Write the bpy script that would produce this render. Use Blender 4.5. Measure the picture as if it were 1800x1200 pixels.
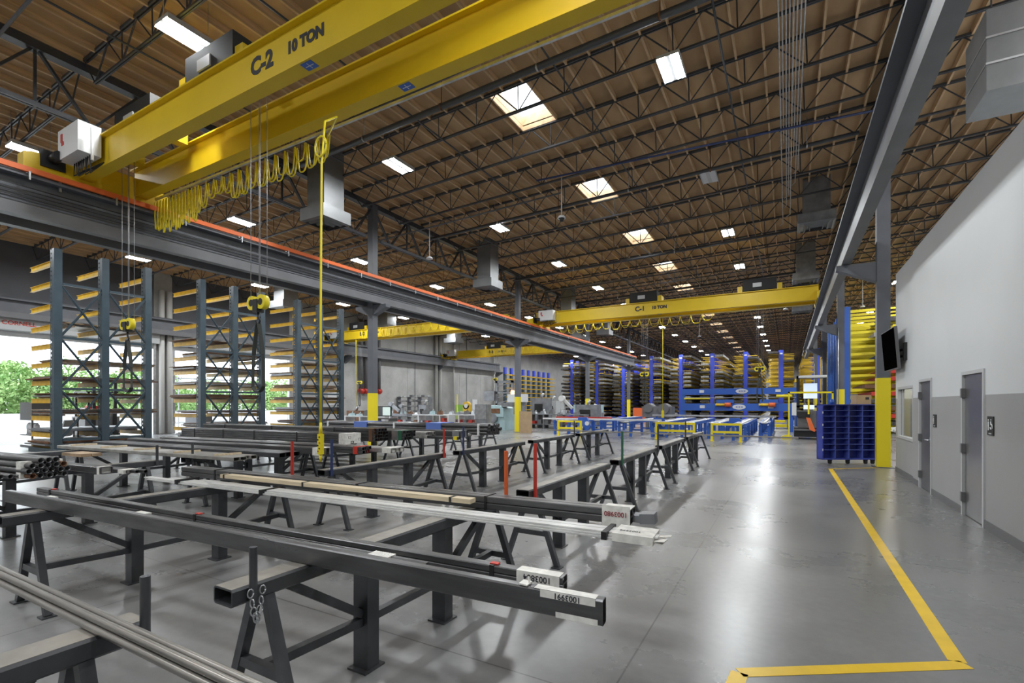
import bpy, math, random
from mathutils import Vector, Matrix
rnd = random.Random(7)
S = bpy.context.scene
COL = S.collection
for o in list(bpy.data.objects): bpy.data.objects.remove(o)

# ------------------------------------------------ camera, sky, exposure
TH = math.radians(29.45); F = 856.0; CZ = 1.70
cam = bpy.data.cameras.new('camera'); co = bpy.data.objects.new('camera', cam); COL.objects.link(co)
co.location = (0, 0, CZ); co.rotation_euler = (math.radians(90), 0, TH)
cam.sensor_width = 36; cam.lens = 36 * F / 1800; cam.shift_y = 109 / 1800; cam.clip_end = 400
S.camera = co
W = bpy.data.worlds.new('sky'); S.world = W; W.use_nodes = True
bg = W.node_tree.nodes['Background']; bg.inputs[0].default_value = (.86, .93, 1, 1); bg.inputs[1].default_value = 3.2
LAMP = 150.0                      # radiance of the high-bay diffusers
S.view_settings.view_transform = 'Standard'; S.view_settings.look = 'None'
S.view_settings.gamma = 1; S.view_settings.use_curve_mapping = False
S.view_settings.exposure = 0.9
cy = S.cycles
cy.max_bounces = 9; cy.diffuse_bounces = 5; cy.glossy_bounces = 4; cy.transmission_bounces = 6
cy.caustics_reflective = False; cy.caustics_refractive = False; cy.sample_clamp_indirect = 6
cy.use_denoising = True

# ------------------------------------------------ materials
MATS = {}
def pm(name, col, rough=.5, metal=0., noise=0., nscale=3., bump=0., col2=None, stretch=None, rvar=0., spec=.5, coat=0.):
    if name in MATS: return MATS[name]
    m = bpy.data.materials.new(name); m.use_nodes = True; nt = m.node_tree; N = nt.nodes; L = nt.links
    b = N['Principled BSDF']
    b.inputs['Base Color'].default_value = (*col, 1); b.inputs['Roughness'].default_value = rough
    b.inputs['Metallic'].default_value = metal; b.inputs['Specular IOR Level'].default_value = spec
    b.inputs['Coat Weight'].default_value = coat
    if noise or bump or rvar:
        tc = N.new('ShaderNodeTexCoord'); mp = N.new('ShaderNodeMapping')
        if stretch: mp.inputs['Scale'].default_value = stretch
        L.new(tc.outputs['Object'], mp.inputs[0])
        nz = N.new('ShaderNodeTexNoise'); nz.inputs['Scale'].default_value = nscale; nz.inputs['Detail'].default_value = 7
        L.new(mp.outputs[0], nz.inputs['Vector'])
        if noise:
            r = N.new('ShaderNodeMix'); r.data_type = 'RGBA'
            c2 = col2 or tuple(max(0, c * (1 - noise)) for c in col); c1 = col if col2 else tuple(min(1, c * (1 + noise)) for c in col)
            r.inputs[6].default_value = (*c1, 1); r.inputs[7].default_value = (*c2, 1)
            mr = N.new('ShaderNodeMapRange'); mr.inputs[1].default_value = .35; mr.inputs[2].default_value = .65
            L.new(nz.outputs[0], mr.inputs[0]); L.new(mr.outputs[0], r.inputs[0]); L.new(r.outputs[2], b.inputs['Base Color'])
        if rvar:
            mr2 = N.new('ShaderNodeMapRange'); mr2.inputs[1].default_value = .3; mr2.inputs[2].default_value = .7
            mr2.inputs[3].default_value = max(.02, rough - rvar); mr2.inputs[4].default_value = rough + rvar
            L.new(nz.outputs[0], mr2.inputs[0]); L.new(mr2.outputs[0], b.inputs['Roughness'])
        if bump:
            bp = N.new('ShaderNodeBump'); bp.inputs['Strength'].default_value = bump; bp.inputs['Distance'].default_value = .01
            L.new(nz.outputs[0], bp.inputs['Height']); L.new(bp.outputs[0], b.inputs['Normal'])
    MATS[name] = m; return m
def em(name, col, s):
    m = bpy.data.materials.new(name); m.use_nodes = True; b = m.node_tree.nodes['Principled BSDF']
    b.inputs['Base Color'].default_value = (.8, .8, .8, 1)
    b.inputs['Emission Color'].default_value = (*col, 1); b.inputs['Emission Strength'].default_value = s
    MATS[name] = m; return m
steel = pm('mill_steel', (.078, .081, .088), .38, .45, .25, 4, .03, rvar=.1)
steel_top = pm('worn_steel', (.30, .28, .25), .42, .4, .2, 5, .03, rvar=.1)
pipe_m = pm('pipe_steel', (.30, .285, .265), .34, .75, .2, 5, 0, stretch=(.4, 4, 4), rvar=.06)
alum = pm('bright_flat_bar', (.72, .72, .71), .38, .25, .12, 5, rvar=.1)
darktube = pm('dark_tube', (.12, .12, .124), .33, .65, .2, 5, stretch=(.5, 4, 4), rvar=.06)
galv = pm('galvanised', (.5, .51, .53), .35, .8, .15, 6)
frame_g = pm('grey_paint', (.125, .132, .15), .45, 0, .08, 2)
runway_g = pm('runway_paint', (.165, .168, .18), .45, 0, .08, 2)
joist_m = pm('joist_paint', (.060, .064, .074), .45, 0)
slate = pm('slate_paint', (.05, .078, .10), .45, 0, .12, 3)
yel = pm('crane_yellow', (.72, .50, .012), .45, 0, .03, 2)
yel2 = pm('safety_yellow', (.88, .72, .02), .4)
arm_y = pm('arm_yellow', (.78, .50, .03), .45, 0, .1, 3)
blue = pm('rack_blue', (.05, .085, .62), .4)
blue2 = pm('machine_blue', (.035, .12, .48), .4)
navy = pm('bin_blue', (.04, .06, .36), .4, 0, .1, 4)
orange = pm('orange_plastic', (.85, .17, .04), .5)
red = pm('red_paint', (.55, .04, .025), .45)
orange2 = pm('orange_paint', (.72, .13, .03), .45)
green = pm('green_paint', (.03, .13, .07), .5)
darkblue = pm('dark_blue_paint', (.03, .05, .15), .5)
black = pm('black_plastic', (.015, .015, .016), .45)
screen = pm('black_screen', (.002, .002, .002), 1, spec=0)
white = pm('white_paint', (.72, .73, .74), .5)
lgrey = pm('light_grey_paint', (.52, .53, .54), .4)
paper = pm('paper', (.78, .77, .73), .7, 0, .12, 20)
ink = pm('ink', (.03, .03, .04), .6)
inkr = pm('red_ink', (.3, .05, .06), .6)
wood = pm('lumber', (.66, .55, .38), .6, 0, .12, 3, stretch=(1, 12, 12))
pallet = pm('pallet_wood', (.34, .24, .15), .7, 0, .25, 4)
card = pm('cardboard', (.45, .32, .19), .7, 0, .06, 5)
stain = pm('brushed_stainless', (.40, .40, .41), .28, .9)
doorm = pm('door_metal', (.14, .14, .15), .35, .4)
ductm = pm('duct_metal', (.20, .205, .21), .45, .3, .1, 2)
shaded_header = pm('header_shade', (.105, .11, .125), .7, 0, .1, 1)  # shade high on the wall over the left doors, put into the colour
rubber = pm('rubber', (.02, .02, .02), .7)
webbing = pm('webbing', (.05, .055, .05), .8)
iceblue = pm('pale_blue_paint', (.42, .58, .62), .4, 0, .05, 3)
rust = pm('rust_brown', (.17, .08, .04), .7, 0, .3, 5)
sheetg = pm('grey_sheet', (.26, .27, .29), .4, .4, .2, 3)
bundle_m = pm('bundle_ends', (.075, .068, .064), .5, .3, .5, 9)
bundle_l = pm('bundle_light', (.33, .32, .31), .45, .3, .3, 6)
bluew = pm('blue_wrap', (.12, .2, .55), .4)
pipe_w = pm('white_pipe', (.62, .62, .60), .5)
base_g = pm('cove_base', (.15, .15, .155), .5)
ply = pm('plywood_deck', (.56, .38, .21), .75, 0, .22, 1.6, col2=(.40, .26, .14), stretch=(1, .35, 1))
purl = pm('purlin_wood', (.62, .44, .26), .7, 0, .2, 3, stretch=(6, .5, 6))
purl_l = pm('skylight_curb', (.78, .55, .33), .7, 0, .15, 5)
leafm = pm('leaves', (.13, .27, .07), .6, 0, .5, 1.2, col2=(.30, .42, .16))
bark = pm('bark', (.2, .16, .12), .9)
tape = pm('floor_tape', (.88, .58, .03), .35, 0, .06, 6)
# wall paint: two real paint coats, grey below, white above (separate meshes)
wwhite = pm('wall_white', (.68, .70, .72), .5, 0, .02, 1)
wgrey = pm('wall_grey', (.36, .36, .362), .5, 0, .03, 1)
lampm = em('lamp_diffuser', (.95, .985, 1), LAMP)
lampoff = pm('lamp_off', (.7, .7, .72), .4)
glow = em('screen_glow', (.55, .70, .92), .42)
amber = em('amber_lamp', (1, .4, .1), 5)
monitor = em('monitor_glow', (.35, .5, .45), .5)

def concrete(name, a, b, rough, spec=.5, bump=.05, joints=None, rv=.1, sc=.8):
    m = bpy.data.materials.new(name); m.use_nodes = True; nt = m.node_tree; N = nt.nodes; L = nt.links
    p = N['Principled BSDF']; tc = N.new('ShaderNodeTexCoord')
    n1 = N.new('ShaderNodeTexNoise'); n1.inputs['Scale'].default_value = sc; n1.inputs['Detail'].default_value = 9; n1.inputs['Roughness'].default_value = .62
    n2 = N.new('ShaderNodeTexNoise'); n2.inputs['Scale'].default_value = 14; n2.inputs['Detail'].default_value = 5
    L.new(tc.outputs['Object'], n1.inputs[0]); L.new(tc.outputs['Object'], n2.inputs[0])
    ad = N.new('ShaderNodeMath'); ad.operation = 'MULTIPLY_ADD'; ad.inputs[1].default_value = .25; L.new(n2.outputs[0], ad.inputs[0]); L.new(n1.outputs[0], ad.inputs[2])
    mr = N.new('ShaderNodeMapRange'); mr.inputs[1].default_value = .42; mr.inputs[2].default_value = .84; L.new(ad.outputs[0], mr.inputs[0])
    mx = N.new('ShaderNodeMix'); mx.data_type = 'RGBA'; mx.inputs[6].default_value = (*a, 1); mx.inputs[7].default_value = (*b, 1); L.new(mr.outputs[0], mx.inputs[0])
    out = mx.outputs[2]
    if joints:
        sx = N.new('ShaderNodeSeparateXYZ'); L.new(tc.outputs['Object'], sx.inputs[0]); last = None
        for ax, per, off in joints:
            a1 = N.new('ShaderNodeMath'); a1.operation = 'ADD'; a1.inputs[1].default_value = off; L.new(sx.outputs[ax], a1.inputs[0])
            a2 = N.new('ShaderNodeMath'); a2.operation = 'PINGPONG'; a2.inputs[1].default_value = per / 2; L.new(a1.outputs[0], a2.inputs[0])
            a3 = N.new('ShaderNodeMath'); a3.operation = 'LESS_THAN'; a3.inputs[1].default_value = .006; L.new(a2.outputs[0], a3.inputs[0])
            if last:
                q = N.new('ShaderNodeMath'); q.operation = 'MAXIMUM'; L.new(last, q.inputs[0]); L.new(a3.outputs[0], q.inputs[1]); last = q.outputs[0]
            else: last = a3.outputs[0]
        m2 = N.new('ShaderNodeMix'); m2.data_type = 'RGBA'; m2.inputs[7].default_value = (.09, .09, .09, 1)
        L.new(last, m2.inputs[0]); L.new(out, m2.inputs[6]); out = m2.outputs[2]
    L.new(out, p.inputs['Base Color'])
    r = N.new('ShaderNodeMapRange'); r.inputs[1].default_value = .35; r.inputs[2].default_value = .65; r.inputs[3].default_value = rough - rv; r.inputs[4].default_value = rough + rv
    L.new(n1.outputs[0], r.inputs[0]); L.new(r.outputs[0], p.inputs['Roughness'])
    p.inputs['Specular IOR Level'].default_value = spec
    bp = N.new('ShaderNodeBump'); bp.inputs['Strength'].default_value = bump; bp.inputs['Distance'].default_value = .02
    L.new(n2.outputs[0], bp.inputs['Height']); L.new(bp.outputs[0], p.inputs['Normal'])
    return m
floor_m = concrete('polished_concrete', (.145, .147, .15), (.26, .258, .255), .29, 1.0, 0, [(0, 4.1, .9), (1, 3.9, 1.2)], .05, .35)
wall_m = concrete('wall_concrete', (.36, .36, .355), (.55, .55, .54), .75, .3, .1, None, .05, .6)
yard_m = concrete('yard_concrete', (.55, .55, .53), (.66, .66, .64), .8)

def glassy(name, col, tr):
    m = bpy.data.materials.new(name); m.use_nodes = True; nt = m.node_tree; N = nt.nodes; L = nt.links
    for n in list(N): N.remove(n)
    o = N.new('ShaderNodeOutputMaterial'); mix = N.new('ShaderNodeMixShader'); t = N.new('ShaderNodeBsdfTransparent'); g = N.new('ShaderNodeBsdfGlossy')
    t.inputs[0].default_value = (*col, 1); g.inputs['Roughness'].default_value = .03; mix.inputs[0].default_value = tr
    L.new(t.outputs[0], mix.inputs[1]); L.new(g.outputs[0], mix.inputs[2]); L.new(mix.outputs[0], o.inputs[0]); return m
glass = glassy('window_glass', (.75, .78, .8), .14)
def translucent():
    m = bpy.data.materials.new('skylight_acrylic'); m.use_nodes = True; nt = m.node_tree; N = nt.nodes; L = nt.links
    for n in list(N): N.remove(n)
    o = N.new('ShaderNodeOutputMaterial'); mix = N.new('ShaderNodeMixShader'); t = N.new('ShaderNodeBsdfTransparent'); g = N.new('ShaderNodeBsdfTranslucent')
    t.inputs[0].default_value = (.9, .9, .9, 1); g.inputs[0].default_value = (.9, .9, .9, 1); mix.inputs[0].default_value = .5
    L.new(t.outputs[0], mix.inputs[1]); L.new(g.outputs[0], mix.inputs[2]); L.new(mix.outputs[0], o.inputs[0]); return m
acryl = translucent()

# ------------------------------------------------ mesh builder
def V(*a): return Vector(a)
class MB:
    def __init__(s): s.v = []; s.f = []; s.s = []
    def face(s, pts, sm=False):
        n = len(s.v); s.v += [tuple(p) for p in pts]; s.f.append(tuple(range(n, n + len(pts)))); s.s.append(sm)
    def box(s, x0, x1, y0, y1, z0, z1):
        n = len(s.v)
        s.v += [(x0, y0, z0), (x1, y0, z0), (x1, y1, z0), (x0, y1, z0), (x0, y0, z1), (x1, y0, z1), (x1, y1, z1), (x0, y1, z1)]
        for f in ((0, 3, 2, 1), (4, 5, 6, 7), (0, 1, 5, 4), (1, 2, 6, 5), (2, 3, 7, 6), (3, 0, 4, 7)):
            s.f.append(tuple(n + i for i in f)); s.s.append(False)
        return s
    def frame(s, p, q, up=(0, 0, 1)):
        d = (Vector(q) - Vector(p)).normalized(); u = Vector(up)
        if abs(d.dot(u)) > .99: u = Vector((0, 1, 0))
        a = d.cross(u).normalized(); return d, a, a.cross(d)
    def bar(s, p, q, w, h, up=(0, 0, 1)):
        d, a, u = s.frame(p, q, up); n = len(s.v)
        for c in (Vector(p), Vector(q)):
            for i, j in ((-1, -1), (1, -1), (1, 1), (-1, 1)): s.v.append(tuple(c + a * (i * w / 2) + u * (j * h / 2)))
        for f in ((0, 3, 2, 1), (4, 5, 6, 7), (0, 1, 5, 4), (1, 2, 6, 5), (2, 3, 7, 6), (3, 0, 4, 7)):
            s.f.append(tuple(n + i for i in f[::-1])); s.s.append(False)
        return s
    def hrect(s, p, q, w, h, t=.008, up=(0, 0, 1)):       # hollow rectangular tube, chamfered corners
        d, a, u = s.frame(p, q, up); c = min(w, h) * .13
        def ring(P, W_, H_, cc): return [tuple(P + a * x + u * y) for x, y in ((-W_ + cc, -H_), (W_ - cc, -H_), (W_, -H_ + cc), (W_, H_ - cc), (W_ - cc, H_), (-W_ + cc, H_), (-W_, H_ - cc), (-W_, -H_ + cc))]
        P, Q = Vector(p), Vector(q)
        r = [ring(P, w / 2, h / 2, c), ring(Q, w / 2, h / 2, c), ring(P, w / 2 - t, h / 2 - t, c * .6), ring(Q, w / 2 - t, h / 2 - t, c * .6)]
        n = len(s.v)
        for k in r: s.v += k
        for i in range(8):
            j = (i + 1) % 8
            for A, B, C, D in ((n + i, n + 8 + i, n + 8 + j, n + j), (n + 16 + j, n + 24 + j, n + 24 + i, n + 16 + i), (n + i, n + j, n + 16 + j, n + 16 + i), (n + 8 + j, n + 8 + i, n + 24 + i, n + 24 + j)):
                s.f.append((A, B, C, D)); s.s.append(False)
        return s
    def tube(s, p, q, r, n=8, r2=None, caps=True):
        d, a, u = s.frame(p, q); b = len(s.v); r2 = r if r2 is None else r2
        for c, R in ((Vector(p), r), (Vector(q), r2)):
            for i in range(n):
                t = 2 * math.pi * i / n; s.v.append(tuple(c + a * (R * math.cos(t)) + u * (R * math.sin(t))))
        for i in range(n):
            j = (i + 1) % n; s.f.append((b + i, b + n + i, b + n + j, b + j)); s.s.append(True)
        if caps:
            s.f.append(tuple(b + i for i in range(n))); s.s.append(False)
            s.f.append(tuple(b + n + i for i in reversed(range(n)))); s.s.append(False)
        return s
    def htube(s, p, q, r, t=.006, n=12):
        s.tube(p, q, r, n, caps=False); d, a, u = s.frame(p, q); P, Q = Vector(p), Vector(q)
        def ring(c, R): return [tuple(c + a * (R * math.cos(2 * math.pi * i / n)) + u * (R * math.sin(2 * math.pi * i / n))) for i in range(n)]
        b = len(s.v)
        for c, R in ((P, r), (P, r - t), (Q, r), (Q, r - t)): s.v += ring(c, R)
        e = min(.25, (Q - P).length / 3); s.v += ring(P + d * e, r - t); s.v += ring(Q - d * e, r - t)
        for i in range(n):
            j = (i + 1) % n
            s.f.append((b + i, b + j, b + n + j, b + n + i)); s.f.append((b + 2 * n + j, b + 2 * n + i, b + 3 * n + i, b + 3 * n + j))
            s.f.append((b + n + i, b + n + j, b + 4 * n + j, b + 4 * n + i)); s.f.append((b + 3 * n + j, b + 3 * n + i, b + 5 * n + i, b + 5 * n + j))
            s.s += [False, False, True, True]
        s.f.append(tuple(b + 4 * n + i for i in range(n))); s.s.append(False)
        s.f.append(tuple(b + 5 * n + i for i in reversed(range(n)))); s.s.append(False)
        return s
    def path(s, pts, r, n=6):
        pts = [Vector(p) for p in pts]; b = len(s.v); m = len(pts)
        for k, c in enumerate(pts):
            d = (pts[min(k + 1, m - 1)] - pts[max(k - 1, 0)]).normalized()
            u = Vector((0, 0, 1)) if abs(d.z) < .95 else Vector((0, 1, 0))
            if k == 0: a = d.cross(u).normalized()
            else:
                a = (a - d * a.dot(d)); a = a.normalized() if a.length > 1e-5 else d.cross(u).normalized()
            w = d.cross(a)
            for i in range(n):
                t = 2 * math.pi * i / n; s.v.append(tuple(c + a * (r * math.cos(t)) + w * (r * math.sin(t))))
        for k in range(m - 1):
            for i in range(n):
                j = (i + 1) % n; s.f.append((b + k * n + i, b + k * n + j, b + (k + 1) * n + j, b + (k + 1) * n + i)); s.s.append(True)
        s.f.append(tuple(b + i for i in reversed(range(n)))); s.s.append(False)
        s.f.append(tuple(b + (m - 1) * n + i for i in range(n))); s.s.append(False)
        return s
    def prism(s, pts, y0, y1, axis=1):                     # outline in the other two axes extruded along axis
        def mk(p, y): return (p[0], y, p[1]) if axis == 1 else ((y, p[0], p[1]) if axis == 0 else (p[0], p[1], y))
        n = len(s.v); m = len(pts); s.v += [mk(p, y0) for p in pts] + [mk(p, y1) for p in pts]
        s.f.append(tuple(n + i for i in range(m))); s.f.append(tuple(n + m + i for i in reversed(range(m)))); s.s += [False, False]
        for i in range(m):
            j = (i + 1) % m; s.f.append((n + i, n + m + i, n + m + j, n + j)); s.s.append(False)
        return s
    def mesh(s, name, mat):
        me = bpy.data.meshes.new(name); me.from_pydata(s.v, [], s.f)
        me.polygons.foreach_set('use_smooth', s.s)
        if mat: me.materials.append(mat)
        return me
    def build(s, name, mat, parent=None, world=True):
        return put(s.mesh(name, mat), name, parent, world)
def put(me, name, parent=None, world=True, loc=None, rot=None):
    o = bpy.data.objects.new(name, me); COL.objects.link(o)
    if parent is not None:
        o.parent = parent
        if world: o.location = -OFF.get(parent.name, Vector((0, 0, 0)))
    if loc is not None: o.location = loc
    if rot is not None: o.rotation_euler = rot
    return o
OFF = {}
def tag(o, label=None, cat=None, group=None, kind=None):
    if label: o['label'] = label
    if cat: o['category'] = cat
    if group: o['group'] = group
    if kind: o['kind'] = kind
    return o
def root(name, loc, label=None, cat=None, group=None, kind=None, rz=0):
    o = bpy.data.objects.new(name, None); COL.objects.link(o); o.location = loc; o.rotation_euler = (0, 0, rz)
    OFF[o.name] = Vector(loc); o.empty_display_size = .1
    return tag(o, label, cat, group, kind)
def copy_tree(o, parent=None):
    c = o.copy(); COL.objects.link(c)
    if parent is not None: c.parent = parent
    for ch in list(o.children): copy_tree(ch, c)
    return c
def B(*a): return MB().box(*a)
ORD = ['first', 'second', 'third', 'fourth', 'fifth', 'sixth', 'seventh', 'eighth', 'ninth', 'tenth', 'eleventh', 'twelfth', 'thirteenth', 'fourteenth', 'fifteenth', 'sixteenth', 'seventeenth', 'eighteenth', 'nineteenth', 'twentieth']
def text(name, body, size, mat, parent, loc, rot, off=.0, world=True, ext=.002, label=None):
    cu = bpy.data.curves.new(name, 'FONT'); cu.body = body; cu.size = size; cu.extrude = ext; cu.offset = off; cu.align_x = 'CENTER'; cu.align_y = 'CENTER'
    cu.resolution_u = 3; cu.materials.append(mat)
    tmp = bpy.data.objects.new('tmp', cu); COL.objects.link(tmp); dg = bpy.context.evaluated_depsgraph_get()
    me = bpy.data.meshes.new_from_object(tmp.evaluated_get(dg)); bpy.data.objects.remove(tmp)
    o = bpy.data.objects.new(name, me); COL.objects.link(o); o.parent = parent
    o.location = Vector(loc) - (OFF.get(parent.name, Vector((0, 0, 0))) if parent and world else Vector((0, 0, 0))); o.rotation_euler = rot
    return o

# ================================================ BUILDING SHELL
X0, X1, X2, X3 = -30.6, -14.0, 2.23, 18.7
YN, YF = -9.0, 117.0
ZD = 9.85; JS = 1.95; SL = .03
def zr(x): return ZD + SL * (x + 6)      # the roof falls gently to the left wall
tag(B(X0, X3 + .3, YN, YF, -.2, 0).build('floor', floor_m), kind='structure')
tag(B(-140, X0, -60, 120, -.25, -.05).build('yard_ground', yard_m), kind='structure')

# ceiling: deck sheets with real skylight holes
SKX = [(-6.75, -5.75)]
joistY = [YN + .45 + JS * i for i in range(int((YF - YN) / JS) + 1)]
# align joists so one gap starts at 10.75
sh = (10.72 - joistY[0]) % JS; joistY = [y + sh for y in joistY if y + sh < YF]
sky = []
for i, y in enumerate(joistY[:-1]):
    k = round((y - 10.72) / JS)
    if k % 3 == 0 and y > 6: sky.append((-6.75, -5.7, y + .06, y + JS - .06))
    if k % 6 == 3 and y > 20: sky.append((-22.5, -21.4, y + .06, y + JS - .06))
ceil_root = root('ceiling', (0, 0, 0), kind='structure')
mb = MB()
ys = [YN] + joistY + [YF]
for i in range(len(ys) - 1):
    a, b = ys[i], ys[i + 1]; xs = X0 - .3; hol = sorted([s_ for s_ in sky if s_[2] > a - .01 and s_[3] < b + .01])
    for h in hol:
        mb.box(xs, h[0], a, b, ZD, ZD + .03); mb.box(h[0], h[1], a, h[2], ZD, ZD + .03); mb.box(h[0], h[1], h[3], b, ZD, ZD + .03); xs = h[1]
    mb.box(xs, X3 + .3, a, b, ZD, ZD + .03)
mb.build('roof_deck', ply, ceil_root)
# purlins: 0.585 m apart between joists
pme = B(-.024, .024, .03, JS - .03, -.17, 0).mesh('purlin', purl)
pl = []
for y in joistY[:-1]:
    x = X0 + .3
    while x < X3:
        if not any(h[0] - .1 < x < h[1] + .1 and h[2] - .1 < y + .1 < h[3] for h in sky): pl.append((x, y))
        x += .585
pl = [p for p in pl if p[1] > -3]
def vis(x, y, z):
    d = -x * math.sin(TH) + y * math.cos(TH); l = x * math.cos(TH) + y * math.sin(TH)
    if d < .5: return False
    u = 900 + F * l / d; v = 709 - (z - CZ) / d * F
    return -100 < u < 1900 and -150 < v < 1300
near = sorted([p for p in pl if vis(p[0], p[1] + 1, ZD)], key=lambda p: p[0] ** 2 + p[1] ** 2)[:300]
ns = set(near)
for p in near: put(pme, 'purlin', ceil_root, loc=(p[0], p[1], ZD))
mb = MB()
for p in pl:
    if p not in ns: mb.box(p[0] - .02, p[0] + .02, p[1] + .03, p[1] + JS - .03, ZD - .17, ZD)
tag(mb.build('distant_purlins', purl, ceil_root), kind='stuff')
ca_ = -math.atan(SL); ceil_root.matrix_world = Matrix.Translation((-6, 0, ZD)) @ Matrix.Rotation(ca_, 4, 'Y') @ Matrix.Translation((6, 0, -ZD))
# skylights
for i, h in enumerate(sky):
    r = root('skylight', ((h[0] + h[1]) / 2, (h[2] + h[3]) / 2, ZD), ('white acrylic skylight with wooden curb over the trestles, %s from the camera' % ORD[min(19, i if h[0] > -10 else 0)]) if h[0] > -10 else 'white acrylic skylight with wooden curb over the left bay', 'skylight', 'skylights in the plywood roof')
    OFF[r.name] = Vector(r.location); r.location.z = zr(r.location.x); r.rotation_euler.y = ca_; m_ = MB(); t = .04
    m_.box(h[0] - t, h[0], h[2] - t, h[3] + t, ZD - .13, ZD + .3); m_.box(h[1], h[1] + t, h[2] - t, h[3] + t, ZD - .13, ZD + .3)
    m_.box(h[0], h[1], h[2] - t, h[2], ZD - .13, ZD + .3); m_.box(h[0], h[1], h[3], h[3] + t, ZD - .13, ZD + .3)
    m_.build('curb', purl_l, r); B(h[0] - t, h[1] + t, h[2] - t, h[3] + t, ZD + .3, ZD + .31).build('pane', acryl, r)
n_ = 0
for o in [o for o in COL.objects if o.name.startswith('skylight') and o.type == 'EMPTY']:
    if o.location.x > -10:
        o['label'] = 'white acrylic skylight over the trestle bay, %s from the camera' % ORD[min(n_, 19)]; n_ += 1
n_ = 0
for o in [o for o in COL.objects if o.name.startswith('skylight') and o.type == 'EMPTY' and o.location.x < -10]:
    o['label'] = 'white acrylic skylight over the left bay, %s from the camera' % ORD[min(n_, 19)]; n_ += 1
# open-web joists
def joist_meshes(L_):
    D = .72
    tc_ = MB(); tc_.bar((0, -.03, -.03), (L_, -.03, -.03), .03, .06); tc_.bar((0, .03, -.03), (L_, .03, -.03), .03, .06)
    bc = MB(); bc.bar((.5, -.022, -D), (L_ - .5, -.022, -D), .03, .045); bc.bar((.5, .022, -D), (L_ - .5, .022, -D), .03, .045)
    w = MB(); n = round((L_ - 1) / 1.3); st = (L_ - 1) / n
    for i in range(n):
        a = .5 + i * st; w.tube((a, 0, -D), (a + st / 2, 0, -.04), .018, 4, caps=False); w.tube((a + st / 2, 0, -.04), (a + st, 0, -D), .018, 4, caps=False)
        if i: w.tube((a, 0, -D), (a, 0, -.04), .015, 4, caps=False)
    w.tube((.5, 0, -D), (0, 0, -.05), .018, 4, caps=False); w.tube((L_ - .5, 0, -D), (L_, 0, -.05), .018, 4, caps=False)
    return tc_.mesh('top_chord', joist_m), bc.mesh('bottom_chord', joist_m), w.mesh('web', joist_m)
for nm, xa, xb, lb in (('left', X0 + .05, X1 - .1, 'dark open-web steel joist under the plywood roof of the left bay'), ('mid', X1 + .1, X2 - .1, 'dark open-web steel joist under the plywood roof above the trestles'), ('right', X2 + .1, X3, 'dark open-web steel joist under the roof right of the office column')):
    ms = joist_meshes(xb - xa)
    jc = 0
    for y in joistY:
        if y < -1 or (nm == 'left' and y < 1.5): continue
        r = root('roof_joist', (xa, y, zr(xa) - .10), (('dark open-web joist, %s from the camera, %s' % (ORD[jc], {'left': 'roof over the slate racks', 'mid': 'roof over the trestles', 'right': 'roof right of the office column'}[nm])) if jc < 20 else 'distant dark open-web joist far down the %s bay roof' % {'left': 'left', 'mid': 'middle', 'right': 'right'}[nm]), 'roof joist', {'left': 'roof joists of the left bay', 'mid': 'roof joists above the trestles', 'right': 'roof joists right of the columns'}[nm])
        jc += 1; r.rotation_euler.y = ca_
        for me in ms: put(me, me.name.split('.')[0], r, world=False)
# joist girders on the column lines
def girder(x, ya, yb, lb):
    ZD = zr(x); r = root('joist_girder', (x, ya, ZD - .15), lb, 'girder truss', 'girder trusses along the column lines')
    L_ = yb - ya; D = 1.4; zt = ZD - .15 - .12; zb = zt - D + .1
    B(x - .12, x + .12, ya, yb, zt - .1, zt + .08).build('top_chord', joist_m, r)
    MB().box(x - .08, x - .02, ya + .4, yb - .4, zb, zb + .09).box(x + .02, x + .08, ya + .4, yb - .4, zb, zb + .09).build('bottom_chord', frame_g, r)
    w = MB(); n = 6; st = L_ / n
    for i in range(n):
        a = ya + i * st; w.bar((x, a, zt), (x, a + st / 2, zb), .09, .05); w.bar((x, a + st / 2, zb), (x, a + st, zt), .09, .05); 
        if i: w.bar((x, a, zt), (x, a, zb), .05, .05)
    w.build('web', joist_m, r)
colYL = [13.8 + 11.7 * i for i in range(-1, 9)]; colYR = [16.2 + 11.75 * i for i in range(-1, 9)]
for i in range(len(colYL) - 1):
    girder(X1, colYL[i], colYL[i + 1], 'deep dark girder truss above the left runway beam, %s span from the camera' % ORD[i])
    girder(X2, colYR[i], colYR[i + 1], 'deep dark girder truss above the right runway beam, %s span from the camera' % ORD[i])
# walls
def concrete_wall(name, segs, mk, mat=wall_m):
    r = root(name, (0, 0, 0), kind='structure')
    for s_ in segs: mk(s_).build('concrete_panel', shaded_header if len(s_) > 2 and s_[2] > 1 else mat, r)
    return r
segs = []
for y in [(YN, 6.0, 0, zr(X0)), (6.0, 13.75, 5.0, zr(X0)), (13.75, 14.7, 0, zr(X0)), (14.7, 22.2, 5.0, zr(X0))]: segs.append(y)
y = 22.2
while y < YF: segs.append((y, min(y + 4.1, YF), 0, zr(X0))); y += 4.1
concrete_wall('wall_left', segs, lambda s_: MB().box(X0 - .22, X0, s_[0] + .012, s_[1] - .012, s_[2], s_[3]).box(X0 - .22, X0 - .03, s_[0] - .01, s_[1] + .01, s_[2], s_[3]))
segs = []; x = X0
while x < X3: segs.append((x, min(x + 5.5, X3 + .3))); x += 5.5
concrete_wall('wall_back', segs, lambda s_: MB().box(s_[0] + .012, s_[1] - .012, YF, YF + .2, 0, 10.6))
concrete_wall('wall_front', segs, lambda s_: MB().box(s_[0] + .0, s_[1] - .0, YN - .2, YN, 0, 10.6))
segs = []; y = YN
while y < YF: segs.append((y, min(y + 7, YF))); y += 7
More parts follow.
